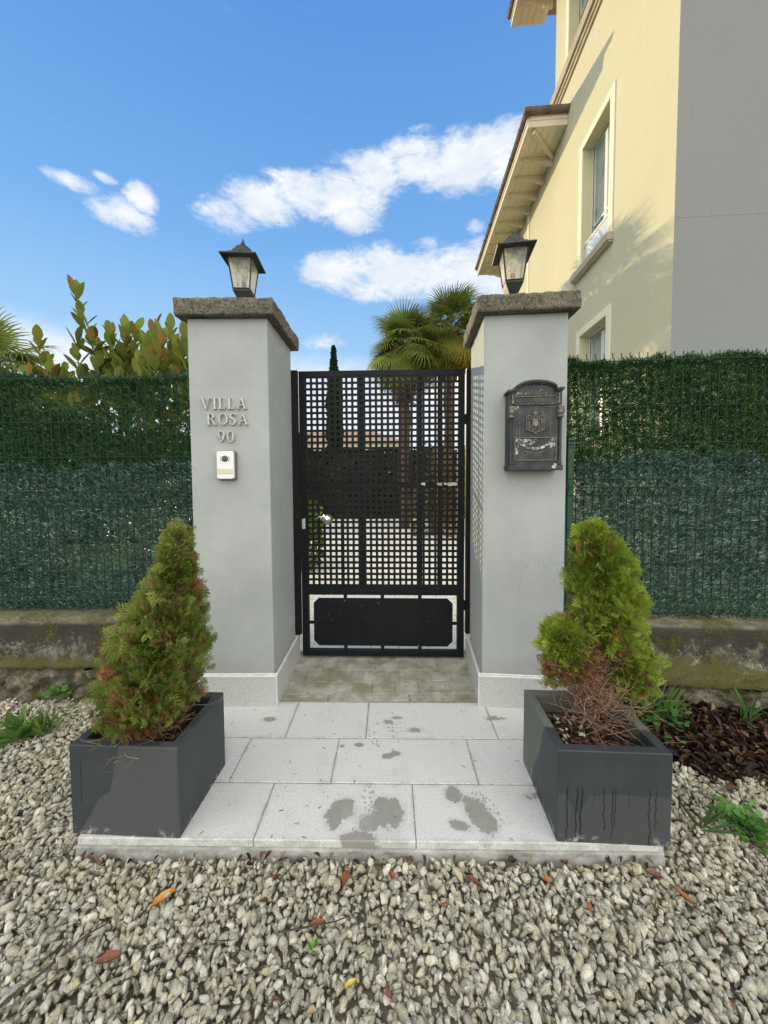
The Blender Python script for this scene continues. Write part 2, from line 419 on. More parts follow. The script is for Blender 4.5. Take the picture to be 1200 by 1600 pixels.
M_lens = mat('dark_lens', lambda n: n.out((.05, .045, .035), .12))
def m_planter(n, kind):
    v = n.obj(); x, y, z = n.sep(v)
    a = n.noise(v, 5, 5, .6)
    col = n.ramp(a, [(.3, (.032, .037, .042)), (.7, (.050, .056, .062))])
    front = (y - .01).step(.004, -.004)
    nz1 = (n.noise(n.comb(x, y, z * .5), 9, 5, .6) - .5)
    if kind == 'left':       # pale dried film climbing to the right
        curve = (x - .02).step(-.02, .13) * .17 + (x - .17).step(-.025, .035) * .20 + nz1 * .05
        dry = (curve - z).step(-.004, .006) * front + (1.0 - front) * (nz1 + .1).step(.0, .2) * .6
        wobx = x + (n.noise(n.comb(0.0, 0.0, z), 30, 2) - .5) * .008
        runs = (((wobx - .043)._m('ABSOLUTE')).step(.003, .001) * (z - .12).step(.0, .01) * (.30 - z).step(.0, .02)) * front
    else:                    # dark wet top with runs dribbling down
        edge = .185 + nz1 * .05 + ((x - .07)._m('ABSOLUTE')).step(.05, .0) * -.07
        dry = (edge - z).step(-.003, .004) * front + (1.0 - front) * ((y - .12 - (.34 - z) * .45 + nz1 * .06).step(-.004, .006))
        wobx = x + (n.noise(n.comb(x * .35, 0.0, z), 24, 4) - .5) * .030
        runs = None
        for (xi, wi, zlo) in ((.035, .0035, .0), (.068, .004, .0), (.084, .0045, .0), (.165, .003, .05), (.192, .0032, .02), (.201, .003, .07), (.322, .0035, .0), (.343, .0028, .06), (.128, .0012, .13), (.25, .0014, .14)):
            q = ((wobx - xi)._m('ABSOLUTE')).step(wi, wi * .6) * (z - zlo).step(-.002, .004)
            runs = q if runs is None else runs.max(q)
        runs = runs * front * (.235 - z).step(.0, .05)
    col = n.mix(dry * .8, col, (.070, .078, .079) if kind == 'left' else (.058, .065, .066))
    if kind != 'left': col = n.mix(dry * (1.0 - front) * .8, col, (.14, .15, .125))
    col = n.mix(runs * .85, col, (.012, .014, .017))
    lime = (n.noise(v, 24, 6, .75) - .5).step(.02, .16) * (z + (n.noise(v, 8, 3) - .5) * .12).step(.055, .0)
    lime = lime.max((n.noise(n.scale(v, (1, .5, 1)), 13, 6, .75) - .5).step(.12, .26) * (1.0 - front) * .7).max((n.noise(v, 16, 5, .8, 1.0) - .5).step(.20, .27) * .6)
    col = n.mix(lime * .8, col, (.46, .46, .42))
    scr = (n.noise(n.scale(v, (1, .35, 1)), 26, 5, .7, .8) - .5).step(.19, .26)
    col = n.mix(scr * .5, col, (.24, .25, .25))
    n.out(col, .50 + dry * .15, bump=n.noise(v, 160, 2), bd=.0004, spec=.4)
M_plantL = mat('anthracite_planter_dried', lambda n: m_planter(n, 'left')); M_plantR = mat('anthracite_planter_dripped', lambda n: m_planter(n, 'right'))
def m_soil(n):
    v = n.obj(); a = n.noise(v, 60, 5, .75)
    n.out(n.ramp(a, [(.3, (.018, .012, .008)), (.6, (.06, .038, .025)), (.8, (.12, .085, .06))]), .95, bump=a, bd=.02)
M_soil = mat('dark_soil', m_soil)
def m_gravel(n):
    r = n.rnd(); v = n.obj(); a = n.noise(v, 90, 5, .7); b = n.noise(v, 300, 3, .7)
    col = n.ramp(r, [(0, (.27, .245, .17)), (.2, (.38, .355, .26)), (.45, (.47, .44, .335)), (.62, (.42, .415, .36)), (.8, (.56, .53, .42)), (.93, (.68, .65, .55)), (1, (.50, .42, .24))])
    col = n.mix((a - .5).step(-.04, .12) * .6, col, (.20, .185, .115), 'MIX')
    col = n.mix((b - .5).step(.02, .12) * .6, col, (.74, .72, .62))
    col = n.mix((n.noise(v, 45, 4, .7) - .5).step(.02, .18) * .5, col, (.50, .45, .27))
    cr = (n.noise(v, 140, 5, .8, 1.2) - .5).step(.12, .2) * .5
    col = n.mix(cr, col, (.10, .095, .075))
    n.out(col, .72, bump=a + b * .4, bd=.0035, spec=.3)
M_gravel = mat('crushed_stone', m_gravel)
def m_ground(n):
    v = n.obj(); a = n.noise(v, .6, 6, .65); b = n.noise(v, 14, 5, .7)
    col = n.ramp(a, [(.3, (.05, .075, .02)), (.6, (.085, .11, .035)), (.8, (.14, .13, .07))])
    n.out(n.mix((b - .5).step(.0, .2) * .6, col, (.10, .085, .05)), .95, bump=b, bd=.05)
M_ground = mat('garden_ground', m_ground)
def m_bed(n):
    v = n.obj(); a = n.noise(v, 45, 5, .75)
    n.out(n.ramp(a, [(.35, (.10, .09, .062)), (.7, (.28, .25, .18))]), .95, bump=a, bd=.01)
M_bed = mat('gravel_bed_fines', m_bed)
def m_court(n):
    v = n.obj(); br = n.new('ShaderNodeTexBrick'); n.link(v, br.inputs[0])
    br.inputs['Scale'].default_value = 2.2; br.inputs['Mortar Size'].default_value = .008
    br.inputs['Color1'].default_value = (.90, .82, .68, 1); br.inputs['Color2'].default_value = (.94, .87, .74, 1); br.inputs['Mortar'].default_value = (.5, .47, .4, 1)
    n.out(n.mix(n.noise(v, 3, 5).step(.45, .8) * .3, br.outputs[0], (.60, .57, .45)), .8)
M_court = mat('pale_courtyard_paving', m_court)
def m_wallband(n):
    v = n.obj(); x, y, z = n.sep(v)
    a = n.noise(v, 6, 6, .7); b = n.noise(v, 32, 6, .78); c = n.noise(v, 85, 4, .75)
    col = n.ramp(a, [(.3, (.11, .10, .075)), (.5, (.20, .19, .145)), (.7, (.34, .325, .27))])
    black = ((n.noise(v, 7, 6, .72) - .5) * .9 + (b - .5) * .6 + (z - .27) * 1.3).step(-.06, .07) * (z - .455).step(0.0, -.03)
    col = n.mix(black * .88, col, (.036, .035, .032))
    lich = ((b - .5) + (a - .5) * .6).step(.10, .17) * (z + (a - .5) * .2).step(.38, .25)
    col = n.mix(lich * .75, col, (.60, .61, .57))
    moss = ((n.noise(v, 5, 6, .7) - .5) + (c - .5) * .5 + ((z - .25).step(.05, -.10) * .20)).step(.0, .12)
    mosst = ((z - .44).step(0.0, .02)) * ((c - .5) + (a - .5)).step(-.1, .1)
    col = n.mix(moss.max(mosst) * .85, col, n.ramp(c, [(.3, (.05, .05, .012)), (.7, (.155, .145, .03))]))
    n.out(col, .95, bump=b + c * .6 + moss * .3, bd=.009, spec=.2)
M_wband = mat('lichened_concrete_coping', m_wallband)
def m_found(n):
    v = n.obj(); a = n.noise(v, 10, 6, .72); b = n.noise(v, 45, 5, .75)
    col = n.ramp(a, [(.3, (.035, .03, .02)), (.48, (.13, .115, .08)), (.7, (.36, .33, .27))])
    col = n.mix(((n.noise(v, 8, 5, .7) - .5) + (b - .5) * .4).step(.0, .12) * .8, col, (.085, .09, .022))
    n.out(col, .95, bump=b + a * 1.5, bd=.02, spec=.2)
M_found = mat('mossy_rubble_stone', m_found)
M_wire = mat('green_coated_wire', lambda n: n.out((.010, .045, .026), .6, spec=.2))
M_postg = mat('green_coated_post', lambda n: n.out(n.mix(n.noise(n.obj(), 12, 4).step(.45, .7) * .4, (.012, .075, .040), (.03, .09, .06)), .42))
def leafmat(transl=.35, rough=.5, vary=.35, spec=.4):
    def f(n):
        c = n.attr(); r = n.rnd()
        c = n.mix(r * vary, c, n.mix(1.0, c, (.45, .5, .45), 'MULTIPLY'))
        n.out(c, rough, transl=transl, spec=spec)
    return f
M_leaf = mat('foliage', leafmat()); M_leafg = mat('glossy_foliage', leafmat(.35, .75, .2, .0))
M_plastic = mat('artificial_foliage', leafmat(.25, .42, .5))
M_twig = mat('dry_twigs', leafmat(.05, .8, .3))
def bark(c1, c2, sc=12):
    def f(n):
        v = n.obj(); a = n.noise(n.scale(v, (1, 1, .35)), sc, 6, .7)
        n.out(n.ramp(a, [(.3, c1), (.7, c2)]), .95, bump=a, bd=.02)
    return f
M_bark = mat('bark', bark((.035, .024, .016), (.13, .09, .06), 40)); M_palmbark = mat('palm_fibre', bark((.035, .02, .012), (.16, .10, .06), 9))
M_yellow = mat('cream_render', stucco((.60, .565, .395), .05, .5, .25, 1.6))
M_greyw = mat('grey_render', stucco((.255, .27, .265), .05, .4, .2, 1.6))
M_trim = mat('pale_cream_trim', stucco((.82, .78, .60), .03, 1.0, .1))
M_sill = mat('sandstone_sill', stucco((.46, .39, .29), .15, 5, .3))
M_wood = mat('painted_soffit_boards', stucco((.80, .72, .58), .08, 3, .3))
M_woodw = mat('white_painted_fascia', stucco((.72, .64, .52), .06, 3, .4))
M_gutter = mat('brown_copper_gutter', bark((.10, .065, .045), (.26, .20, .16), 6))
M_tile = mat('clay_roof_tile', bark((.28, .17, .12), (.46, .32, .24), 5))
M_frame = mat('white_window_frame', lambda n: n.out((.74, .76, .72), .4))
M_darkf = mat('dark_window_gasket', lambda n: n.out((.03, .03, .035), .4))
def m_pane(n):
    v = n.obj(); n.out(n.mix(n.noise(v, 1.5, 3).step(.4, .6), (.20, .25, .24), (.32, .38, .36)), .06, spec=.9, coat=.5)
M_pane = mat('window_glass', m_pane)
M_curtain = mat('frosted_balustrade_glass', lambda n: n.out((.62, .68, .68), .25, spec=.6))

# ------------------------------------------------------------------ ground, paving
PR0 = math.pi
mb = MB(); mb.add([(-400, -400, -.10), (400, -400, -.10), (400, 600, -.10), (-400, 600, -.10)], [(0, 1, 2, 3)])
structure(mb.build('ground', M_ground))
mb = MB(); mb.add([(-4.5, -.6, -.088), (4.5, -.6, -.088), (4.5, 2.3, -.088), (-4.5, 2.3, -.088)], [(0, 1, 2, 3)])
structure(mb.build('gravel_bed', M_bed))
mb = MB(); mb.box(-1.6, 2.5, 2.66, 11.2, -.09, -.004)
structure(mb.build('courtyard_path', M_court))

# slab of granite tiles in front of the gate, turned 1.48 deg
def SL(u, v): return (-.075 + u * CS - v * SN, 1.258 + u * SN + v * CS)
JR = [.0, .245, .505, .80]
tiles = []
rows = [(0.0, .250, [-1.075, -.415, .185, 1.08]), (.250, .520, [-1.075, -.62, -.17, .475, .77, 1.08]), (.520, .815, [-1.075, -.45, -.035, .64, 1.08])]
mb = MB()
g = .0017
for v0, v1, us in rows:
    for a, b in zip(us, us[1:]):
        c = [SL(a + g, v0 + g), SL(b - g, v0 + g), SL(b - g, v1 - g), SL(a + g, v1 - g)]
        z = random.uniform(-.0006, .0006)
        vs = [(x, y, -.030) for x, y in c] + [(x, y, z) for x, y in c]
        mb.add(vs, [(3, 2, 1, 0), (4, 5, 6, 7), (0, 1, 5, 4), (1, 2, 6, 5), (2, 3, 7, 6), (3, 0, 4, 7)])
structure(mb.build('paving', M_slab, bevel=.004, seg=3))
mb = MB(); vs = []
c = [SL(-1.072, .004), SL(1.077, .004), SL(1.077, .83), SL(-1.072, .83)]
mb.add([(x, y, -.028) for x, y in c] + [(x, y, -.0028) for x, y in c], [(3, 2, 1, 0), (4, 5, 6, 7), (0, 1, 5, 4), (1, 2, 6, 5), (2, 3, 7, 6), (3, 0, 4, 7)])
structure(mb.build('paving_joints', M_joint))
# concrete bed below, rough front
mb = MB(); nx = 120
def bedpt(i, z, off): u = -1.078 + 2.16 * i / nx; x, y = SL(u, off + mnoise.noise((u * 14, z * 30, 0)) * .007 + mnoise.noise((u * 50, z * 60, 4)) * .003); return (x, y, z)
zs = [-.105, -.075, -.055, -.040, -.031]; offs = [-.006, -.003, .0, .001, .006]
vs = [bedpt(i, z, o) for z, o in zip(zs, offs) for i in range(nx + 1)]
bk = [SL(1.082, .83), SL(-1.078, .83)]
fs = [(j * (nx + 1) + i, j * (nx + 1) + i + 1, (j + 1) * (nx + 1) + i + 1, (j + 1) * (nx + 1) + i) for j in range(len(zs) - 1) for i in range(nx)]
b0 = len(vs); vs += [(bk[0][0], bk[0][1], -.105), (bk[1][0], bk[1][1], -.105), (bk[0][0], bk[0][1], -.031), (bk[1][0], bk[1][1], -.031)]
T = (len(zs) - 1) * (nx + 1)
fs += [tuple(T + i for i in range(nx + 1)) + (b0 + 2, b0 + 3), (b0, nx, T + nx, b0 + 2), (b0 + 1, b0 + 3, T, 0), (b0, b0 + 2, b0 + 3, b0 + 1)]
mb.add(vs, fs); structure(mb.build('paving_bed', M_conc))

# threshold setts between the pillars
mb = MB()
for a, b in ((-.64, -.345), (-.338, .145), (.152, .63)):
    mb.box(a + .003, b - .003, 2.083, 2.148, -.06, -.001 + random.uniform(-.002, .002))
for j in range(4):
    y0, y1 = 2.152 + j * .138, 2.152 + (j + 1) * .138 - .003; xx = -.665 - random.uniform(0, .06)
    while xx < .665:
        wd_ = random.uniform(.13, .24); a, b = max(xx, -.665), min(xx + wd_, .665); xx += wd_
        if b - a > .02: mb.box(a + .0007, b - .0007, y0 + random.uniform(0, .0015), y1 + .0015, -.06, random.uniform(-.002, .0012))
structure(mb.build('threshold', M_thresh, bevel=.004))
mb = MB(); mb.box(-.70, .70, 2.10, 2.72, -.08, -.0045); structure(mb.build('threshold_joints', M_joint))

# ------------------------------------------------------------------ gravel (crushed stones)
def rockproto(k, seed):
    r = np.random.default_rng(seed); p = r.normal(size=(k, 3)); p /= np.linalg.norm(p, axis=1)[:, None]
    p *= r.uniform(.80, 1.05, (k, 1)); p *= np.array([r.uniform(.85, 1.35), r.uniform(.68, .95), r.uniform(.58, .82)])
    bm = bmesh.new()
    for q in p: bm.verts.new(q)
    bmesh.ops.convex_hull(bm, input=bm.verts); 
    for v in [v for v in bm.verts if not v.link_faces]: bm.verts.remove(v)
    bmesh.ops.bevel(bm, geom=bm.edges[:], offset=.09, segments=1, affect='EDGES', profile=.5)
    bmesh.ops.triangulate(bm, faces=bm.faces); bm.verts.index_update()
    V = np.array([v.co[:] for v in bm.verts]); F = np.array([[v.index for v in f.verts] for f in bm.faces]); bm.free(); return V, F
protos = [rockproto(random.randint(9, 14), 100 + i) for i in range(22)]
def randrot(N, tilt=None):
    q = rng.normal(size=(N, 4)); q /= np.linalg.norm(q, axis=1)[:, None]
    w_, x, y, z = q.T
    return np.stack([np.stack([1 - 2 * (y*y + z*z), 2 * (x*y - z*w_), 2 * (x*z + y*w_)], 1), np.stack([2 * (x*y + z*w_), 1 - 2 * (x*x + z*z), 2 * (y*z - x*w_)], 1), np.stack([2 * (x*z - y*w_), 2 * (y*z + x*w_), 1 - 2 * (x*x + y*y)], 1)], 1)
def inslab(x, y, m=0.0):
    u = (x + .075) * CS + (y - 1.258) * SN; v = -(x + .075) * SN + (y - 1.258) * CS
    return (u > -1.075 - m) & (u < 1.08 + m) & (v > -m)
def gnd(x, y):   # gentle relief, rising a little to the walls
    return -.066 + .008 * np.sin(x * 3.1 + 1) * np.cos(y * 4.3) + .03 * np.clip((y - 1.75) / .5, 0, 1) * (np.abs(x) > 1.2)
def litter(x, y): return (x > 1.35 + .12 * np.sin(y * 9)) & (y > 1.50 + .22 * np.clip(2.2 - x, 0, 1) + .05 * np.sin(x * 11))
pts = []; sp = .0216
gx, gy = np.meshgrid(np.arange(-3.0, 3.0, sp), np.arange(.42, 2.24, sp)); gx = gx.ravel(); gy = gy.ravel()
parts = []
for layer, (dz_, keep) in enumerate(((0, 1.0), (-.013, 1.0), (.010, .12))):
    x = gx + rng.uniform(-.0105, .0105, gx.size); y = gy + rng.uniform(-.0105, .0105, gx.size)
    ok = ~inslab(x, y, .013) & ~litter(x, y) & (rng.random(gx.size) < keep) & ~((np.abs(x) < 1.13) & (y > 2.02)) & (y < 2.2)
    x = x[ok]; y = y[ok]; N = x.size; s = rng.lognormal(math.log(.0153), .29, N).clip(.0065, .028)
    z = gnd(x, y) + dz_ + rng.uniform(-.005, .005, N)
    T = np.stack([x, y, z], 1); M = randrot(N)
    which = rng.integers(0, len(protos), N)
    for k, (pv, pf) in enumerate(protos):
        m = which == k
        parts.append(scatter(pv, pf, M[m], T[m], s[m]))
V, F, _ = join(parts)
o = npmesh('gravel', V, F, M_gravel); tag(o, 'crushed pale beige and grey gravel stones around the paving', 'gravel', kind='stuff')

# ------------------------------------------------------------------ pillars
def rough_box(mb, x0, x1, y0, y1, z0, z1, st=.012, amp=.006, seed=0, edge=.01, mi=0):
    """box surface subdivided, rounded edges, displaced by noise"""
    bm = bmesh.new(); nx = max(2, int((x1 - x0) / st)); ny = max(2, int((y1 - y0) / st)); nz = max(2, int((z1 - z0) / st))
    d = {}
    def P(i, j, k):
        if (i, j, k) in d: return d[(i, j, k)]
        p = Vector((x0 + (x1 - x0) * i / nx, y0 + (y1 - y0) * j / ny, z0 + (z1 - z0) * k / nz))
        q = Vector((min(max(p.x, x0 + edge), x1 - edge), min(max(p.y, y0 + edge), y1 - edge), min(max(p.z, z0 + edge), z1 - edge)))
        dn = (p - q); nrm = dn.normalized() if dn.length > 1e-9 else Vector((0, 0, 1))
        w_ = amp * (mnoise.noise(p * 9 + Vector((seed, 0, 0))) + .7 * mnoise.noise(p * 30 + Vector((seed, 3, 0))) + .4 * mnoise.noise(p * 80))
        r = q + nrm * (edge + w_)
        d[(i, j, k)] = len(vs); vs.append(r); return d[(i, j, k)]
    vs = []; fs = []
    for i in range(nx):
        for j in range(ny):
            for k in (0, nz): fs.append((P(i, j, k), P(i + 1, j, k), P(i + 1, j + 1, k), P(i, j + 1, k)))
    for i in range(nx):
        for k in range(nz):
            for j in (0, ny): fs.append((P(i, j, k), P(i + 1, j, k), P(i + 1, j, k + 1), P(i, j, k + 1)))
    for j in range(ny):
        for k in range(nz):
            for i in (0, nx): fs.append((P(i, j, k), P(i, j + 1, k), P(i, j + 1, k + 1), P(i, j, k + 1)))
    bm.free(); mb.add(vs, fs, mi)
def pillar(name, loc, rz, x0, x1, dep, label, seed, side):
    t = empty(name, loc, rz); tag(t, label, 'pillar', 'gate pillars')
    mb = MB(); mb.box(x0, x1, 0, dep, .0, 2.2244); mb.build('shaft', M_pillar, t, bevel=.006, seg=3)
    mb = MB(); o_ = .048; rough_box(mb, x0 - o_, x1 + o_, -o_, dep + o_, 2.2246, 2.3177, .008, .0065, seed, .009)
    # coarser broken underside lip
    mb.build('capstone', M_cap, t, smooth=True, ang=60)
    pr = .022; mb = MB()
    e = .045
    xi0, xi1 = (x0 - pr, x1 + pr)
    mb.box(xi0 + .0005, xi1 - .0005, -pr, -.0015, -.02, .178)          # front board
    if side > 0: mb.box(x1 + .0015, xi1, -.0010, dep + e, -.02, .178); mb.box(xi0, x0 - .0015, -.0010, dep + e, -.02, .178)
    else: mb.box(xi0, x0 - .0015, -.0010, dep + e, -.02, .178); mb.box(x1 + .0015, xi1, -.0010, dep + e, -.02, .178)
    sk = mb.build('skirting', M_plinth, t, bevel=.0015)
    mb = MB(); z0 = .1785
    def bead(p0, p1):   # uneven bead of sealant
        k = 50; P = [Vector(p0).lerp(Vector(p1), i / k) for i in range(k + 1)]
        mb.tube([p + Vector((0, 0, .002 * mnoise.noise(p * 60 + Vector((seed, 0, 0))))) for p in P], [.0042 + .0032 * max(0, mnoise.noise(p * 22 + Vector((seed, 5, 0)))) for p in P], 6)
    bead((xi0, -pr + .006, z0), (xi1, -pr + .006, z0)); bead((xi0 + .006, -pr, z0), (xi0 + .006, dep + e, z0)); bead((xi1 - .006, -pr, z0), (xi1 - .006, dep + e, z0))
    bead((xi0, -.002, z0 + .004), (xi1, -.002, z0 + .004))
    xx = xi1 if side > 0 else xi0
    mb.tube([(xx - .001 * side, -pr, 0), (xx - .001 * side, -pr, .178)], .003, 6)
    mb.build('sealant', M_grout, sk, smooth=True)
    return t
PL = pillar('gate_pillar', (-.6497, 2.0578, 0), R(-.16), -.45, 0, .503, 'grey rendered gate pillar carrying the house name and intercom', 1, 1)
PRt = pillar('gate_pillar', (.5638, 2.0463, 0), R(-5.302), 0, .4514, .489, 'grey rendered gate pillar with the mailbox on its front', 31, -1)
def onL(x, y, z): return Matrix.Translation((-.6497, 2.0578, 0)) @ Matrix.Rotation(R(-.16), 4, 'Z') @ Vector((x, y, z))
def onR(x, y, z): return Matrix.Translation((.5638, 2.0463, 0)) @ Matrix.Rotation(R(-5.302), 4, 'Z') @ Vector((x, y, z))

# ------------------------------------------------------------------ house name letters
def letter(ch):
    """list of ribbons (a,b polylines) in a unit-high cell, returns (ribbons, width)"""
    L = []
    def seg(x0, z0, x1, z1, w_):     # slanted stroke, horizontal cut ends
        L.append(([(x0 - w_ / 2, z0), (x1 - w_ / 2, z1)], [(x0 + w_ / 2, z0), (x1 + w_ / 2, z1)]))
    def bar(x0, x1, z0, z1): L.append(([(x0, z0), (x0, z1)], [(x1, z0), (x1, z1)]))
    def arc(cx, cz, rx, rz, a0, a1, wt, wn, k=28):   # thick at sides, thin at top/bottom
        A = []; B = []
        for i in range(k + 1):
            a = a0 + (a1 - a0) * i / k; c, s_ = math.cos(a), math.sin(a); w_ = wn + (wt - wn) * c * c
            A.append((cx + (rx) * c, cz + (rz) * s_)); B.append((cx + (rx - w_) * c, cz + (rz - w_ * (wn / w_ if abs(s_) > .99 else 1)) * s_))
        L.append((A, B))
    T_, N_, SF = .13, .055, .05
    pi = math.pi
    if ch == 'V': seg(.14, 1, .45, 0, T_); seg(.78, 1, .46, 0, N_); bar(.0, .30, 1 - SF, 1); bar(.64, .92, 1 - SF, 1); wd = .92
    elif ch == 'A': seg(.14, 0, .45, 1, N_); seg(.76, 0, .45, 1, T_); bar(.22, .70, .30, .37); bar(0, .29, 0, SF); bar(.60, .92, 0, SF); wd = .92
    elif ch == 'I': bar(.09, .24, 0, 1); bar(0, .33, 0, SF); bar(0, .33, 1 - SF, 1); wd = .33
    elif ch == 'L': bar(.09, .24, 0, 1); bar(0, .58, 0, SF); bar(0, .33, 1 - SF, 1); seg(.57, 0, .62, .24, .06); wd = .66
    elif ch == 'R':
        bar(.09, .24, 0, 1); bar(0, .33, 0, SF); bar(0, .30, 1 - SF, 1); arc(.36, .74, .30, .26, pi / 2, -pi / 2, T_, N_); bar(.2, .37, 1 - N_, 1); bar(.2, .37, .48, .48 + N_)
        seg(.42, .50, .76, 0, T_); bar(.64, .90, 0, SF); wd = .90
    elif ch == 'O': arc(.42, .5, .42, .51, 0, 2 * pi, T_, N_, 44); wd = .84
    elif ch == '0': arc(.32, .5, .32, .51, 0, 2 * pi, T_, N_, 44); wd = .64
    elif ch == '9': arc(.32, .69, .31, .32, 0, 2 * pi, .13, N_, 40); arc(.02, .60, .61, .60, .25, -1.25, .15, .07, 20); wd = .64
    elif ch == 'S':
        A = []; B = []
        P = [(.56, .78), (.50, .93), (.30, 1.0), (.10, .90), (.09, .70), (.28, .56), (.46, .44), (.52, .26), (.42, .06), (.24, 0), (.07, .06), (.03, .23)]
        W = [.05, .06, .07, .12, .15, .16, .16, .15, .11, .07, .06, .05]
        for i, (x, z) in enumerate(P):
            x0, z0 = P[max(i - 1, 0)]; x1, z1 = P[min(i + 1, len(P) - 1)]; tx, tz = x1 - x0, z1 - z0; l = math.hypot(tx, tz)
            A.append((x - tz / l * W[i] / 2, z + tx / l * W[i] / 2)); B.append((x + tz / l * W[i] / 2, z - tx / l * W[i] / 2))
        L.append((A, B)); bar(.535, .575, .74, .99); bar(.015, .055, .01, .27); wd = .60
    return L, wd
sign = empty('house_name_sign', onL(-.27, 0, 1.66), R(-.16)); tag(sign, 'raised metal letters spelling VILLA ROSA 90 on the left pillar', 'house sign')
def word(txt, xl, zb, h, gap, lab):
    x = xl
    for i, ch in enumerate(txt):
        L, wd = letter(ch); mb = MB(); hh = h
        for j, (a, b) in enumerate(L):
            A = [(x + p * hh, zb + q * hh) for p, q in a]; B = [(x + p * hh, zb + q * hh) for p, q in b]
            mb.strip(A, B, -.0150 - .00025 * j, -.0035)
        o = mb.build('letter', M_letter, sign, bevel=.0008, seg=1); o['label'] = '%s %s %s' % ('letter' if ch.isalpha() else 'digit', ch, lab)
        x += (wd + gap) * hh
# local origin of the sign = onL(-.27,0,1.66)
word('VILLA', -.109, .058, .062, .17, 'of the word VILLA')
word('ROSA', -.078, -.030, .062, .17, 'of the word ROSA')
word('90', -.018, -.128, .062, .20, 'of the house number')

# intercom
ic = empty('intercom', onL(-.240, 0, 1.40), R(-.16)); tag(ic, 'white plastic intercom with camera lens below the house number', 'intercom')
def rrect(w_, h, r, k=6):
    P = []
    for cx, cz, a0 in ((w_ / 2 - r, h / 2 - r, 0), (-w_ / 2 + r, h / 2 - r, 90), (-w_ / 2 + r, -h / 2 + r, 180), (w_ / 2 - r, -h / 2 + r, 270)):
        for i in range(k + 1):
            a = R(a0 + 90 * i / k); P.append((cx + r * math.cos(a), cz + r * math.sin(a)))
    return P
mb = MB(); mb.prism(rrect(.108, .168, .016), -.018, 0); mb.build('surround', M_gplastic, ic, bevel=.002)
mb = MB(); mb.prism([(x, z + .002) for x, z in rrect(.096, .156, .013)], -.036, -.0182); mb.build('body', M_wplastic, ic, bevel=.004)
mb = MB(); mb.lathe([(.017, 0), (.017, .003), (.012, .004)], k=24)
vs = mb.v; mb.v = [(x, -.036 - z, y + .038) for x, y, z in vs]; mb.build('lens', M_lens, ic)
for sx in (-1, 1):
    mb = MB(); A = []; B = []
    for i in range(9):
        a = R(-38 + 76 * i / 8); A.append((sx * .0225 * math.cos(a), .038 + .0225 * math.sin(a))); B.append((sx * .025 * math.cos(a), .038 + .025 * math.sin(a)))
    mb.strip(A, B, -.0372, -.0355); mb.build('speaker_slot', M_gplastic, ic)
mb = MB(); mb.box(-.044, .044, -.0385, -.0355, -.046, -.018); mb.build('call_button', M_tag, ic, bevel=.002)

# ------------------------------------------------------------------ mailbox
mbx = empty('mailbox', onR(.262, 0, 1.362), R(-5.302)); mbx.scale = (.93, 1, 1); mbx.location.x -= .010; tag(mbx, 'weathered dark cast metal mailbox with arched top and crest on the right pillar', 'mailbox')
k_ = .000362
def cp(x, y): return ((x - 565) * k_, (1445 - y) * k_)
mb = MB(); x0, _ = cp(160, 0); x1, _ = cp(965, 0)
arch = [cp(150, 290), cp(225, 285)] + [cp(565 + 340 * math.cos(a), 290 - 125 * math.sin(a)) for a in [math.pi - math.pi * i / 18 for i in range(1, 18)]] + [cp(905, 285), cp(975, 270)]
outl = [cp(155, 1380)] + [cp(155, 300)] + arch[1:-1] + [cp(970, 300), cp(970, 1380)]
outb = [(x * .97, z * .985) for x, z in outl]
mb.prism(outb, -.085, -.001); mb.build('body', M_mbox, mbx, bevel=.002)
mb = MB(); mb.prism(outl, -.094, -.0852); mb.build('front_plate', M_mbox, mbx, bevel=.0015)
# hood moulding
mb = MB()
hood = [cp(135, 285), cp(215, 283), cp(260, 262)] + [cp(565 + 330 * math.cos(a), 275 - 125 * math.sin(a)) for a in [math.pi * (1 - i / 20) for i in range(2, 19)]] + [cp(870, 262), cp(905, 268), cp(990, 262)]
up_ = [(x, z + .006) for x, z in hood]; dn_ = [(x, z - .006) for x, z in hood]
mb.strip(up_, dn_, -.112, -.004); dn2 = [(x * .97, z - .013) for x, z in hood]; mb.strip([(x * .97, z - .0062) for x, z in hood], dn2, -.104, -.0945)
mb.build('hood', M_mbox, mbx, bevel=.002)
def rect_frame(mb, xa, ya, xb, yb, t, y0, y1):
    (ax, az), (bx, bz) = cp(xa, yb), cp(xb, ya)
    mb.box(ax, bx, y0, y1, az, az + t); mb.box(ax, bx, y0, y1, bz - t, bz); mb.box(ax, ax + t, y0, y1, az + t, bz - t); mb.box(bx - t, bx, y0, y1, az + t, bz - t)
mb = MB(); rect_frame(mb, 232, 365, 888, 480, .0035, -.100, -.0942); mb.build('slot_surround', M_mboxhi, mbx, bevel=.001)
mb = MB(); (ax, az), (bx, bz) = cp(250, 465), cp(872, 385); mb.box(ax, bx, -.098, -.0945, az, bz); mb.build('letter_flap', M_mbox, mbx, bevel=.002)
mb = MB(); mb.tube([(cp(240, 490)[0], -.097, cp(0, 490)[1])] + [(cp(x, y)[0], -.1, cp(x, y)[1]) for x, y in ((420, 492), (480, 500), (560, 478), (640, 495), (720, 490))] + [(cp(905, 480)[0], -.097, cp(0, 480)[1])], .0028, 6); mb.build('ledge', M_mbox, mbx, smooth=True)
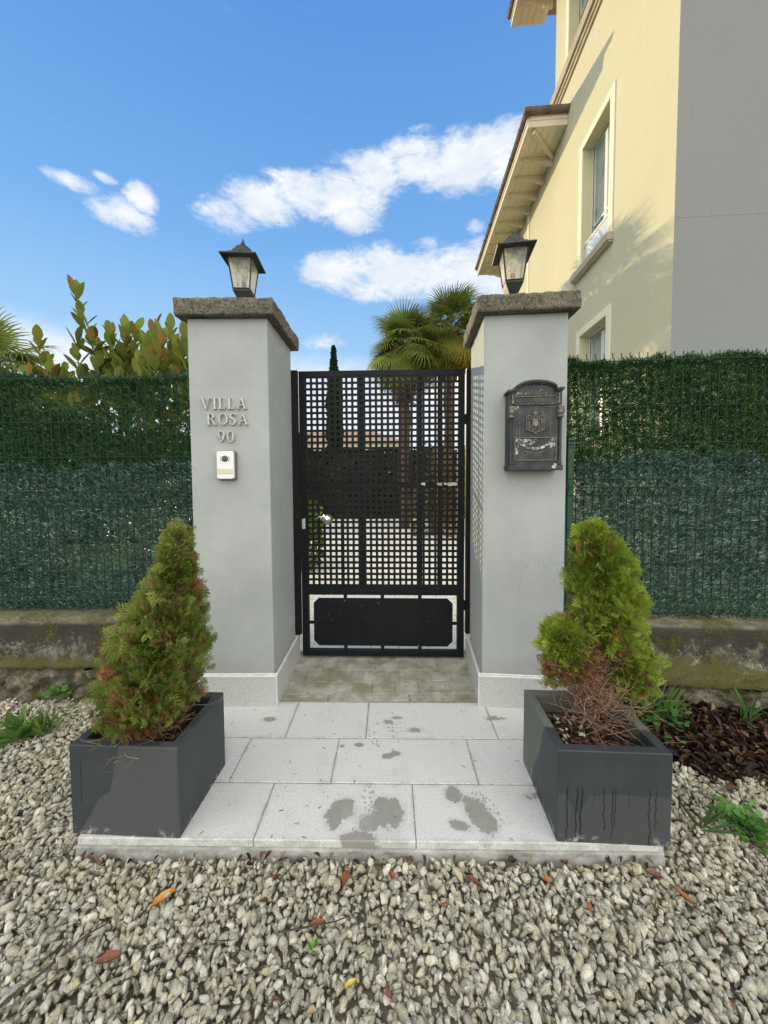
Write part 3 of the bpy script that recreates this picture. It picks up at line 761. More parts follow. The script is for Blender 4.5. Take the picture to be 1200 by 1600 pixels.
# top scroll ornament
def spiral(cx, cy, r0, turns, sx, n_=26, start=0, r1=.1):
    return [cp(cx + sx * (r0 + (r0 * r1 - r0) * i / n_) * math.cos(start + turns * 2 * math.pi * i / n_), cy - (r0 + (r0 * r1 - r0) * i / n_) * math.sin(start + turns * 2 * math.pi * i / n_)) for i in range(n_ + 1)]
mb = MB()
for sx in (-1, 1):
    for (cx, cy, r0) in ((565 + sx * 88, 318, 42), (565 + sx * 150, 335, 22)):
        P = spiral(cx, cy, r0, 1.3, -sx); mb.tube([(x, -.0965, z) for x, z in P], .0021, 5)
    mb.tube([(x, -.0962, z) for x, z in [cp(565, 345), cp(565 + sx * 45, 330), cp(565 + sx * 70, 280), cp(565 + sx * 110, 275), cp(565 + sx * 175, 345)]], .002, 5)
mb.lathe([(.0, 0), (.006, .002), (.0075, .008), (.003, .013), (0, .014)], (cp(562, 330)[0], -.095, cp(562, 330)[1]), 8)
mb.build('scroll_ornament', M_mboxhi, mbx, smooth=True)
# door with raised border
mb = MB(); (ax, az), (bx, bz) = cp(215, 1370), cp(905, 500); mb.box(ax, bx, -.0955, -.0945, az, bz); mb.build('door', M_mbox, mbx)
mb = MB()
for xx in (325, 798): mb.tube([(cp(xx, 0)[0], -.0965, cp(0, 520)[1]), (cp(xx, 0)[0], -.0965, cp(0, 965)[1])], .0016, 5)
mb.tube([(cp(325, 0)[0], -.0965, cp(0, 520)[1]), (cp(450, 0)[0], -.0965, cp(0, 516)[1]), (cp(563, 0)[0], -.0972, cp(0, 503)[1]), (cp(680, 0)[0], -.0965, cp(0, 516)[1]), (cp(798, 0)[0], -.0965, cp(0, 520)[1])], .0016, 5)
mb.build('door_moulding', M_mboxhi, mbx, smooth=True)
# crest : shield under a crown with hanging mantle
mb = MB()
shield = [cp(*p) for p in ((420, 690), (440, 650), (480, 628), (520, 650), (565, 600), (612, 650), (650, 628), (695, 650), (712, 690), (705, 800), (712, 830), (680, 862), (610, 895), (565, 922), (520, 895), (452, 862), (422, 830), (430, 800))]
mb.prism(shield, -.0985, -.0956)
inner = [((x - 0) * .80, z * 1.0) for x, z in shield]
mb.build('crest_plate', M_mbox, mbx, bevel=.001)
mb = MB(); r2 = random.Random(5)
for sx in (-1, 1):
    for kx, (y0, y1) in ((135, (665, 830)), (112, (650, 850)), (92, (690, 840))):
        mb.tube([(cp(565 + sx * kx, y0)[0], -.1005, cp(0, y0)[1]), (cp(565 + sx * (kx + 4), (y0 + y1) / 2)[0], -.1015, cp(0, (y0 + y1) / 2)[1]), (cp(565 + sx * (kx - 3), y1)[0], -.1, cp(0, y1)[1])], .0022, 6)
    mb.tube([(x, -.1015, z) for x, z in [cp(565 + sx * 140, 668), cp(565 + sx * 110, 640), cp(565 + sx * 78, 660), cp(565 + sx * 40, 690), cp(565, 640)]], .0026, 6)
    mb.tube([(x, -.1005, z) for x, z in [cp(565 + sx * 140, 840), cp(565 + sx * 95, 868), cp(565 + sx * 50, 880), cp(565, 912)]], .0028, 6)
    mb.tube([(x, -.101, z) for x, z in spiral(565 + sx * 62, 700, 24, 1.1, sx)], .0018, 5)
    mb.tube([(x, -.101, z) for x, z in spiral(565 + sx * 55, 850, 22, 1.1, sx)], .0018, 5)
    mb.tube([(x, -.102, z) for x, z in [cp(565 + sx * 62, 740), cp(565 + sx * 34, 770), cp(565 + sx * 60, 815)]], .0024, 6)
    mb.tube([(x, -.1, z) for x, z in [cp(565 + sx * 95, 640), cp(565 + sx * 110, 600), cp(565 + sx * 70, 610)]], .0018, 5)
mb.prism([cp(*p) for p in ((530, 705), (565, 690), (600, 705), (598, 780), (565, 815), (532, 780))], -.1035, -.0986)
mb.prism([cp(*p) for p in ((535, 625), (528, 590), (550, 604), (565, 560), (580, 604), (602, 590), (595, 625))], -.1015, -.0956)
for i in range(24):
    a = r2.uniform(-120, 120); b = r2.uniform(640, 870)
    if abs(a) < 45 and b < 800: continue
    x, z = cp(565 + a, b); mb.lathe([(.0004, -.0025), (.0028, 0), (.0004, .0025)], (x, -.0988, z), 6)
mb.build('crest_relief', M_mboxhi, mbx, smooth=True)
# lower flap with worn white scroll, two smile slots
mb = MB(); rect_frame(mb, 248, 965, 888, 1305, .004, -.102, -.0956); mb.build('lower_panel_border', M_mboxhi, mbx, bevel=.001)
mb = MB(); A = []; B = []
for i in range(25):
    t_ = -1 + i / 12; A.append(cp(565 + t_ * 300, 1150 - 140 * t_ * t_ + (0 if abs(t_) < .75 else 10))); B.append(cp(565 + t_ * 285, 1108 - 150 * abs(t_) ** 2.4))
mb.strip(B, A, -.1005, -.0956); mb.build('scroll_band', M_worn, mbx, bevel=.001)
mb = MB()
mb.tube([(x, -.1, z) for x, z in spiral(565, 1025, 34, 1.2, 1)], .0035, 6); mb.build('scroll', M_worn, mbx, smooth=True); mb = MB()
mb.tube([(x, -.0985, z) for x, z in [cp(545, 1065), cp(470, 1010), cp(380, 1040), cp(310, 1000)]], [.004, .006, .005, .003], 6)
mb.prism([cp(*p) for p in ((270, 990), (500, 985), (520, 1075), (430, 1075), (350, 1050), (300, 1110))], -.0972, -.0957)
mb.build('flaked_paint', M_worn, mbx)
mb = MB(); mb.prism([cp(*p) for p in ((790, 985), (872, 985), (872, 1090), (800, 1120), (800, 1060), (770, 1030))], -.0972, -.0957)
mb.build('flaked_paint', M_worn, mbx)
mb = MB(); mb.prism([cp(*p) for p in ((265, 1095), (300, 1160), (325, 1195), (270, 1215))], -.0971, -.0957)
mb.build('flaked_paint', M_worn, mbx, smooth=False)
for sx in (-1, 1):
    mb = MB(); A = []; B = []
    for i in range(7):
        t_ = i / 6; xx = 565 + sx * (50 + 110 * t_); yy = 1190 - 32 * t_; A.append(cp(xx, yy - 9)); B.append(cp(xx, yy + 10))
    mb.strip(A, B, -.0962, -.0958); mb.build('slit', M_lens, mbx)
mb = MB(); (ax, az), (bx, bz) = cp(150, 1445), cp(985, 1370); mb.box(ax, bx, -.108, -.001, az, bz)
a2, b2 = cp(165, 1370), cp(965, 1330)
mb.box(cp(165, 0)[0], cp(245, 0)[0], -.104, -.0945, bz + .0005, bz + .018); mb.box(cp(890, 0)[0], cp(970, 0)[0], -.104, -.0945, bz + .0005, bz + .018)
mb.build('base', M_mbox, mbx, bevel=.003)
for P_ in (((805, 1405), (850, 1345), (880, 1350), (882, 1410), (840, 1425)), -.1088, -.1081), (((205, 520), (240, 505), (318, 500), (300, 530), (290, 555), (260, 545), (225, 560)), -.0962, -.0956), (((285, 305), (370, 308), (350, 345), (262, 342)), -.0962, -.0941):
    mb = MB(); mb.prism([cp(*p) for p in P_[0]], P_[1], P_[2]); mb.build('paint_flake', M_worn, mbx)
for sx in (-1, 1):
    cx = cp(565 + sx * 378, 0)[0]
    mb = MB(); mb.lathe([(.011, 0), (.0085, .01), (.0078, .22), (.010, .235), (.012, .240), (.012, .245)], (cx, -.098, cp(0, 1340)[1]), 10); mb.build('column', M_mbox, mbx, smooth=True)
    mb = MB(); mb.lathe([(.012, 0), (.019, .006), (.019, .012), (.013, .016), (.016, .022), (.021, .034), (.020, .044), (.013, .050), (.016, .056), (.010, .066), (.0, .068)], (cx, -.100, cp(0, 685)[1]), 12)
    for q in (-1, 0, 1): mb.tube([(cx + q * .006, -.116, cp(0, 560)[1]), (cx + q * .018, -.118, cp(0, 530)[1])], [.005, .003], 6)
    mb.build('capital', M_mboxhi, mbx, smooth=True)
    mb = MB(); xx = 565 + sx * 352; mb.tube([(cp(xx, y)[0], -.099, cp(0, y)[1]) for y in (330, 370, 420, 470)], [.007, .004, .004, .007], 8); mb.build('bracket', M_mboxhi, mbx, smooth=True)

# ------------------------------------------------------------------ lanterns on the pillars
def lantern(loc, rz, label):
    t = empty('pillar_lantern', loc, rz); t.scale = (.95, .95, .98); tag(t, label, 'lantern', 'lanterns on the gate pillars')
    mb = MB(); mb.lathe([(.050, 0), (.050, .008), (.034, .014), (.020, .022), (.018, .060), (.026, .066), (.026, .072), (.017, .078), (.018, .10)], k=20); mb.build('base', M_lamp, t, smooth=True)
    mb = MB(); mb.lathe([(.022, .098), (.030, .112), (.050, .150), (.055, .160), (.055, .170), (.0001, .1705)], k=4, sq=1); mb.build('cup', M_lamp, t, bevel=.001)
    # four panes and corner bars
    b, tp, z0, z1 = .0515, .0755, .172, .358
    g_ = MB(); g_.add([(sx * b, sy * b, z0) for sx, sy in ((-1, -1), (1, -1), (1, 1), (-1, 1))] + [(sx * tp, sy * tp, z1) for sx, sy in ((-1, -1), (1, -1), (1, 1), (-1, 1))], [(0, 1, 5, 4), (1, 2, 6, 5), (2, 3, 7, 6), (3, 0, 4, 7)]); g_.build('glass', M_lglass, t)
    mb = MB()
    C4 = [(-1, -1), (1, -1), (1, 1), (-1, 1)]
    for sx, sy in C4: mb.tube([(sx * b, sy * b, z0 - .002), (sx * tp, sy * tp, z1)], .0048, 4)
    for i in range(4):
        p, q = C4[i], C4[(i + 1) % 4]
        for rr, zz in ((b, z0 + .003), (tp, z1 - .003)): mb.tube([(p[0] * rr, p[1] * rr, zz), (q[0] * rr, q[1] * rr, zz)], .0045, 4)
    mb.build('cage', M_lamp, t)
    mb = MB(); mb.lathe([(.112, .350), (.116, .356), (.112, .363), (.082, .380), (.074, .384), (.073, .392)], k=4, sq=1)
    mb.build('roof', M_lamp, t, bevel=.002)
    mb = MB(); mb.lathe([(.078, .386), (.078, .400), (.070, .418), (.056, .428), (.052, .434), (.050, .442), (.030, .449), (.0, .452)], k=8); mb.build('roof_crown', M_lamp, t, bevel=.0015)
    mb = MB(); mb.lathe([(.014, .449), (.008, .455), (.013, .462), (.015, .470), (.010, .480), (.006, .490), (.004, .500), (.0, .506)], k=14); mb.build('finial', M_lamp, t, smooth=True)
    mb = MB(); mb.lathe([(.014, .172), (.016, .20), (.015, .235)], k=14); mb.build('bulb_holder', M_lamp, t, smooth=True)
    mb = MB(); mb.lathe([(.013, .236), (.018, .25), (.029, .275), (.030, .29), (.024, .312), (.010, .326), (0, .328)], k=18); mb.build('bulb', M_bulb, t, smooth=True)
    return t
lantern((-.868, 2.305, 2.318), R(3), 'faded black lantern on the left pillar above the house name')
lantern((.785, 2.225, 2.318), R(-8), 'black lantern on the right pillar, in front of the yellow house')

# ------------------------------------------------------------------ gate
ga = math.atan2(-.04, 1.183)
gate = empty('garden_gate', (-.606, 2.600, 0), ga); tag(gate, 'black steel garden gate with a perforated panel and solid kick plate', 'gate')
W_, Z0, Z1 = 1.180, .015, 2.085
mb = MB(); st = .048
mb.box(0, st, 0, .04, Z0, Z1); mb.box(W_ - st, W_, 0, .04, Z0, Z1)
mb.box(st, W_ - st, 0.0005, .0395, Z1 - .040, Z1); mb.box(st, W_ - st, .0005, .0395, Z0, .057); mb.box(st, W_ - st, .0005, .0395, .470, .506)
mb.build('frame', M_black, gate, bevel=.0015)
mb = MB(); mb.box(st, W_ - st, .0075, .0335, 1.254, 1.290); mb.build('middle_rail', M_black, gate, bevel=.0015)
# perforated sheet
PX, HS = .0421, .0246
xc = [.0685 + PX * i for i in range(26)]
zc = [2.020 - .0421 * i for i in range(18)] + [1.236 - .0421 * i for i in range(17)]
xe = [st - .002] + [q for c in xc for q in (c - HS / 2, c + HS / 2)] + [W_ - st + .002]
def sheet(zs_, ztop, zbot):
    ze = [zbot] + [q for c in sorted(zs_) for q in (c - HS / 2, c + HS / 2)] + [ztop]
    nx_, nz_ = len(xe), len(ze); V = []; F = []
    for y in (.002, .005):
        for z in ze:
            for x in xe: V.append((x, y, z))
    L_ = nx_ * nz_
    hole = lambda i, j: (i % 2 == 1) and (j % 2 == 1) and 0 < i < nx_ - 2 and 0 < j < nz_ - 2 and i < nx_ - 1 and j < nz_ - 1
    for j in range(nz_ - 1):
        for i in range(nx_ - 1):
            a = j * nx_ + i; q = (a, a + 1, a + nx_ + 1, a + nx_)
            if hole(i, j):
                for k in range(4):
                    p, r_ = q[k], q[(k + 1) % 4]; F.append((r_, p, p + L_, r_ + L_))
            else: F.append(q); F.append(tuple(v + L_ for v in reversed(q)))
    return V, F
V1, F1 = sheet(zc[:18], Z1 - .036, 1.2895); V2, F2 = sheet(zc[18:], 1.2545, .5045)
mb = MB(); mb.add(V1, F1); mb.add(V2, F2); mb.build('perforated_panel', M_black, gate)
mb = MB()
for ci, wd in ((2.42, .016), (5.62, .016), (9.0, .030), (12.42, .014), (19.0, .024), (19.0 + 3.1, .020)):
    x = xc[0] + PX * ci; mb.box(x - wd / 2, x + wd / 2, .012, .030, .5065, 1.2535); mb.box(x - wd / 2, x + wd / 2, .012, .030, 1.2905, Z1 - .0405)
mb.build('stiffener', M_black, gate)
# kick plate with cut corners
xa, xb, za, zb, cc = .083, 1.100, .088, .444, .038
mb = MB(); mb.prism([(xa + cc, za), (xb - cc, za), (xb, za + cc), (xb, zb - cc), (xb - cc, zb), (xa + cc, zb), (xa, zb - cc), (xa, za + cc)], .012, .016); mb.build('kick_plate', M_black, gate)
for q in [(x - .013, x + .013, .010, .0118, *zz) for x in (.318, .589, .862) for zz in ((.430, .4695), (.0575, .10))] + [(st + .0005, .10, .010, .0118, .250, .274), (1.085, W_ - st - .0005, .010, .0118, .250, .274)]:
    mb = MB(); mb.box(*q); mb.build('bracket', M_black, gate)
# chipped paint strips on the rail
r3 = random.Random(3)
for (a, b) in ((.985, 1.020), (1.035, 1.13), (.872, .900)):
    mb = MB(); k = 10; top = [(a + (b - a) * i / k, 1.285 + r3.uniform(-.003, .004)) for i in range(k + 1)]; bot = [(x, 1.264 + r3.uniform(-.004, .004) + (.008 * max(0, 1 - (x - a) / .03) if x < a + .03 else 0)) for x, _ in top]
    mb.strip(top, bot, .0066, .0074); mb.build('bare_paint_patch', M_chip, gate)
# handle
hd = MB(); hd.tube([(.205, .0, 1.031), (.205, -.03, 1.031)], .012, 12)
hd.lathe([(.0, -.028), (.022, -.022), (.030, -.006), (.030, .006), (.022, .020), (0, .026)], (0, 0, 0), 20)
vv = hd.v[-6 * 20:]; hd.v[-6 * 20:] = [(.205 + x * 1.3, -.056 + z * 1.25, 1.031 + y * 1.3) for x, y, z in vv]
kn = hd.build('knob', M_steel, gate, smooth=True)
mb = MB(); mb.tube([(.125, -.012, 1.035), (.150, -.016, 1.045), (.178, -.012, 1.030), (.190, -.006, 1.02)], [.006, .0075, .006, .005], 8); mb.tube([(.135, -.014, 1.050), (.165, -.014, 1.018)], .004, 6); mb.tube([(.172, -.010, 1.012), (.196, -.010, .996)], .003, 6); mb.build('latch_lever', M_steel, gate, smooth=True)
mb = MB(); mb.box(.010, .034, -.0025, -.0005, .955, 1.03); mb.build('lock_plate', M_chip, gate, bevel=.001)
for z in (1.735, .395):
    mb = MB(); mb.tube([(W_ + .006, .012, z - .035), (W_ + .006, .012, z + .035)], .009, 10); mb.build('hinge', M_black, gate, smooth=True)
# fixed posts on the pillar sides
mb = MB(); mb.box(-.652, -.6065, 2.566, 2.598, .185, 2.083)
jr = random.Random(8)
mb2 = MB()
jl = mb.build('gate_post', M_black, bevel=.0015); tag(jl, 'black steel post fixed to the left pillar at the latch side of the gate', 'gate post', 'posts beside the gate')
mb = MB(); mb.box(.586, .622, 2.556, 2.596, .19, 2.090)
jo = mb.build('gate_post', M_black, bevel=.0015); tag(jo, 'black steel post fixed to the right pillar at the hinge side of the gate', 'gate post', 'posts beside the gate')

# ------------------------------------------------------------------ planters
def planter(loc, rz, w_, dpt, h, M_planter, label):
    t = empty('planter', loc, rz); tag(t, label, 'planter', 'square anthracite planters')
    th = .036; mb = MB(); O = [(0, 0), (w_, 0), (w_, dpt), (0, dpt)]; I = [(th, th), (w_ - th, th), (w_ - th, dpt - th), (th, dpt - th)]
    vs = [(x, y, .0) for x, y in O] + [(x, y, h) for x, y in O] + [(x, y, h) for x, y in I] + [(x, y, .04) for x, y in I]
    fs = [(3, 2, 1, 0)] + [(i, (i + 1) % 4, 4 + (i + 1) % 4, 4 + i) for i in range(4)] + [(4 + i, 4 + (i + 1) % 4, 8 + (i + 1) % 4, 8 + i) for i in range(4)] + [(8 + i, 8 + (i + 1) % 4, 12 + (i + 1) % 4, 12 + i) for i in range(4)] + [(12, 13, 14, 15)]
    mb.add(vs, fs); mb.build('box', M_planter, t, bevel=.004, seg=3)
    mb = MB(); k = 14; vs = []; 
    for j in range(k + 1):
        for i in range(k + 1):
            x = th + .001 + (w_ - 2 * th - .002) * i / k; y = th + .001 + (dpt - 2 * th - .002) * j / k
            vs.append((x, y, h - .085 + .018 * mnoise.noise(Vector((x * 14, y * 14, loc[0])))))
    mb.add(vs, [(j * (k + 1) + i, j * (k + 1) + i + 1, (j + 1) * (k + 1) + i + 1, (j + 1) * (k + 1) + i) for j in range(k) for i in range(k)]); mb.build('soil', M_soil, t, smooth=True)
    return t
planter((-1.176, 1.292, .001), R(-3.0), .415, .345, .345, M_plantL, 'anthracite planter with a dried water mark on the left of the paving')
planter((.621, 1.252, .001), R(-3.2), .398, .372, .345, M_plantR, 'anthracite planter with dark drip marks on the right of the paving')

# ------------------------------------------------------------------ thuja shrubs
def sprayproto(seed, n_side=8):
    """a flat feathery spray of scale leaves, about 1 long along +y"""
    r = random.Random(seed); V = []; F = []
    def blade(x0, y0, ang, L, w_, z0):
        dx_, dy_ = math.sin(ang), math.cos(ang); px, py = dy_, -dx_
        b = len(V); zt = z0 + r.uniform(-.10, .10)
        V.extend([(x0 - px * w_ * .5, y0 - py * w_ * .5, z0), (x0 + px * w_ * .5, y0 + py * w_ * .5, z0), (x0 + dx_ * L + px * w_ * .35, y0 + dy_ * L + py * w_ * .35, zt), (x0 + dx_ * L - px * w_ * .35, y0 + dy_ * L - py * w_ * .35, zt)]); F.append((b, b + 1, b + 2, b + 3)); return zt
    blade(0, 0, 0, 1.0, .05, 0)
    for i in range(n_side):
        y = .10 + .80 * i / n_side
        sx = 1 if i % 2 else -1
        a = sx * r.uniform(.5, .85); L = (.62 - .42 * i / n_side) * r.uniform(.8, 1.25)
        blade(0, y, a, L, .055, 0)
        for q in (.25, .5, .75):
            blade(math.sin(a) * L * q, y + math.cos(a) * L * q, a + (1 if q == .5 else -1) * r.uniform(.5, .9), L * .42, .055, r.uniform(-.03, .03))
    return np.array(V), np.array(F)
SPR = [sprayproto(i) for i in range(6)]
def twig_cloud(mb, c, n_, spread, L, r0, seed, zup=.6):
    r = random.Random(seed)
    for i in range(n_):
        a = r.uniform(0, 2 * math.pi); el_ = r.uniform(-.1, 1) * zup; d_ = Vector((math.cos(a), math.sin(a), el_)).normalized()
        p = Vector(c) + Vector((r.gauss(0, spread), r.gauss(0, spread), r.uniform(0, .12)))
        P = [p]; 
        for k in range(5):
            d_ = (d_ + Vector((r.gauss(0, .28), r.gauss(0, .28), r.gauss(.03, .25)))).normalized(); P.append(P[-1] + d_ * L * r.uniform(.12, .28))
        mb.tube(P, [r0, r0 * .85, r0 * .7, r0 * .55, r0 * .4, r0 * .25], 4)
def thuja(loc, label, prof, clusters, N, green, seed, brown_z, lean, slim, zbr):
    t = empty('thuja', loc); tag(t, label, 'conifer', 'thujas in the planters')
    r = np.random.default_rng(seed)
    zs_ = np.array([p[0] for p in prof]); cx = np.array([p[1] for p in prof]); rr = np.array([p[2] for p in prof]) * slim
    dens = rr + .02; z = []; 
    zz = r.uniform(zs_[0], zs_[-1], N * 4); acc = r.random(N * 4) < np.interp(zz, zs_, dens) / dens.max(); zz = zz[acc][:N]
    th = r.uniform(0, 2 * np.pi, zz.size); R0 = np.interp(zz, zs_, rr)
    lump = 1 + .24 * np.sin(th * 3 + zz * 17 + seed) * np.sin(zz * 31 + th) + .16 * np.sin(th * 6 + zz * 44) + (r.random(zz.size) < .10) * .30; gapn = np.array([mnoise.noise(Vector((np.cos(a_) * 1.6, np.sin(a_) * 1.6, z_ * 11 + seed))) for a_, z_ in zip(th, zz)]); lump = lump * np.where(gapn > .22, .72, 1.0)
    fr = r.uniform(.45, 1.0, zz.size) ** .55
    T = np.stack([np.interp(zz, zs_, cx) + R0 * lump * fr * np.cos(th), R0 * lump * fr * np.sin(th), zz], 1)
    D = np.stack([np.cos(th), np.sin(th), r.uniform(.1, 1.3, zz.size)], 1) + r.normal(0, .35, (zz.size, 3))
    out = [(T, D, fr)]
    for (ax, ay, az_, rx, ry, rz, m_) in clusters:
        q = r.normal(size=(m_, 3)); q /= np.linalg.norm(q, axis=1)[:, None]; f = r.uniform(.35, 1, m_) ** .5
        T2 = np.array([ax, ay, az_]) + q * f[:, None] * np.array([rx, ry, rz]) * (1 + .15 * np.sin(q[:, :1] * 9 + q[:, 2:] * 11))
        D2 = q + np.array([0, 0, .5]) + r.normal(0, .3, q.shape); out.append((T2, D2, f))
    T = np.concatenate([o_[0] for o_ in out]); D = np.concatenate([o_[1] for o_ in out]); fr = np.concatenate([o_[2] for o_ in out])
    ok = T[:, 2] > .24; T, D, fr = T[ok], D[ok], fr[ok]; n_ = len(T); T[:, 2] = .27 + (T[:, 2] - .27) * .965
    g1, g2, g3 = [np.array(c) for c in green]
    mixv = r.random(n_)[:, None]; col = g1 * (1 - mixv) + g2 * mixv
    patch = np.array([mnoise.noise(Vector(p) * 13 + Vector((seed, 0, 0))) for p in T])
    patch2 = np.array([mnoise.noise(Vector(p) * 6 + Vector((0, seed, 0))) for p in T])
    bz = np.clip((brown_z - T[:, 2]) / .10, 0, 1)
    pb = np.clip((patch - .22) * 5, 0, 1) * .5 * (T[:, 2] < zbr) + bz * .85 + (r.random(n_) < .06) * .6 + (fr < .75) * .45
    pb = pb + (zbr < 1) * (np.abs(T[:, 0] + .02) < .075) * (T[:, 2] < .66) * .65 + (zbr < 1) * (T[:, 0] < -.05) * (T[:, 2] < .58) * .5
    isb = r.random(n_) < pb
    bc = np.array([.34, .18, .09]) * r.uniform(.5, 1.5, (n_, 1)) + np.array([.05, .0, 0]) * r.random((n_, 1))
    lt = patch2 > .1; col[lt] = col[lt] * .6 + g3 * .4
    col = np.where(isb[:, None], bc, col) * r.uniform(.75, 1.2, (n_, 1))
    keep = ~(isb & (r.random(n_) < .35) & (T[:, 2] < brown_z)); T, D, col = T[keep], D[keep], col[keep]; n_ = len(T)
    S = r.uniform(.024, .050, n_) * np.where(r.random(n_) < .07, 1.55, 1.0); parts = []; wh = r.integers(0, len(SPR), n_); M = basis(D, np.stack([-T[:, 1], T[:, 0], np.zeros(n_)], 1) * 3 + r.normal(0, .6, (n_, 3)))
    for k, (pv, pf) in enumerate(SPR):
        m_ = wh == k; parts.append(scatter(pv, pf, M[m_], T[m_], S[m_], col[m_]))
    V, F, C = join(parts); npmesh('foliage', V, F, M_leaf, t, C)
    mb = MB(); P = [(0, 0, .255), (lean * .2, .004, .40), (lean * .5, -.004, .62), (lean * .85, .0, .90), (lean, 0, zs_[-1] - .06)]
    mb.tube(P, [.016, .013, .010, .006, .002], 8); mb.build('trunk', M_bark, t, smooth=True)
    mb = MB(); rnd2 = random.Random(seed)
    for i in range(90):
        z0 = rnd2.uniform(.30, zs_[-1] - .2); a = rnd2.uniform(0, 2 * math.pi); Rr = float(np.interp(z0 + .1, zs_, rr)); x0 = lean * (z0 - .25) / (zs_[-1] - .25)
        mb.tube([(x0, 0, z0), (x0 + math.cos(a) * Rr * .45, math.sin(a) * Rr * .45, z0 + .05), (x0 + math.cos(a) * Rr * .85, math.sin(a) * Rr * .85, z0 + .13)], [.0035, .0025, .001], 4)
    mb.build('branches', M_bark, t, smooth=True)
    return t
T_S = 1
GL = ((.13, .19, .04), (.28, .35, .06), (.44, .48, .12)); GR = ((.18, .28, .03), (.34, .44, .05), (.50, .56, .09))
tl = thuja((-.965, 1.455, 0), 'cone shaped thuja with browning foliage in the left planter',
           [(.27, -.0, .08), (.34, 0, .135), (.42, .0, .195), (.52, .015, .225), (.62, .03, .205), (.74, .06, .165), (.86, .085, .115), (.97, .105, .075), (1.06, .12, .045), (1.13, .125, .018), (1.15, .125, .006)], [], 9000, GL, 3, .43, .12, .74, 2.0)
trr = thuja((.865, 1.47, 0), 'bright green lopsided thuja with bare lower twigs in the right planter',
           [(.64, .03, .12), (.70, .045, .125), (.80, .055, .135), (.90, .05, .125), (1.0, .03, .098), (1.07, .005, .070), (1.12, -.01, .045), (1.145, -.01, .012)],
           [(-.100, 0, .660, .075, .08, .065, 2000), (-.10, -.03, .60, .055, .06, .05, 1300), (.115, .0, .59, .090, .09, .095, 2500), (.13, .0, .50, .075, .07, .06, 1000), (.06, -.02, .67, .085, .08, .075, 800), (-.15, 0, .53, .03, .04, .045, 250)], 6500, GR, 9, .50, -.02, .76, .62)
def twigs(parent, spec, seed):
    mb = MB()
    for i, (c, n_, sp_, L, r0, zu) in enumerate(spec): twig_cloud(mb, c, n_, sp_, L, r0, seed + i, zu)
    o = mb.build('twigs', M_twig, parent, smooth=True); me = o.data
    a = me.color_attributes.new('Col', 'FLOAT_COLOR', 'POINT'); k = len(me.vertices)
    cc_ = np.ones((k, 4), np.float32); cc_[:, :3] = np.array([.33, .21, .14]) * np.repeat(rng.uniform(.4, 1.35, (k // 24 + 1, 1)), 24, 0)[:k]; a.data.foreach_set('color', cc_.ravel())
twigs(tl, [((0, -.03, .27), 170, .055, .13, .0016, .4), ((0, -.05, .30), 60, .06, .09, .0012, .5)], 40)
twigs(trr, [((0, .0, .27), 50, .03, .24, .0018, 1.8), ((-.06, -.03, .45), 140, .03, .13, .0011, 1.2), ((.0, -.04, .40), 120, .035, .14, .0012, 1.5), ((0, -.02, .27), 70, .05, .18, .0015, 1.0), ((-.05, -.03, .42), 120, .05, .15, .0013, 1.4), ((.07, -.02, .32), 60, .05, .20, .0015, 1.0), ((0, -.03, .55), 70, .05, .13, .0012, 1.6), ((-.08, -.03, .50), 60, .04, .12, .0012, 1.5)], 60)

# ------------------------------------------------------------------ low walls with rubble footing
def wall(name, loc, rz, x0, x1, dpt, ztop, zband, seed, label):
    t = empty(name, loc, rz); tag(t, label, 'wall', 'low walls under the fence')
    mb = MB(); rough_box(mb, x0, x1, 0, dpt, zband, ztop, .022, .010, seed, .022); mb.build('coping', M_wband, t, smooth=True, ang=70)
    mb = MB(); nx_ = int((x1 - x0) / .018); nz_ = 16; vs = []; fs = []
    for j in range(nz_ + 1):
        for i in range(nx_ + 1):
            x = x0 + (x1 - x0) * i / nx_; z = -.13 + (zband + .004 + .13) * j / nz_
            p = Vector((x * 11 + seed, z * 14, 0)); dd = mnoise.voronoi(p)[0]; e_ = dd[1] - dd[0]
            y = .035 - .05 * min(1, e_ * 2.2) * .8 + .02 * mnoise.noise(p * 2.5) - .03 * (1 - j / nz_) 
            vs.append((x, y, z))
    fs = [(j * (nx_ + 1) + i, j * (nx_ + 1) + i + 1, (j + 1) * (nx_ + 1) + i + 1, (j + 1) * (nx_ + 1) + i) for j in range(nz_) for i in range(nx_)]
    mb.add(vs, fs); mb.box(x0, x1, .07, dpt - .01, -.13, zband - .004); mb.build('footing', M_found, t, smooth=True, ang=50)
    return t
wall('low_wall', (0, 2.175, 0), 0, -4.3, -1.125, .26, .478, .148, 2, 'mossy lichened low wall under the fence left of the gate')
wall('low_wall', (1.04, 2.135, 0), R(-5.0), 0.0, 3.2, .26, .447, .065, 12, 'black stained low wall under the fence right of the gate')

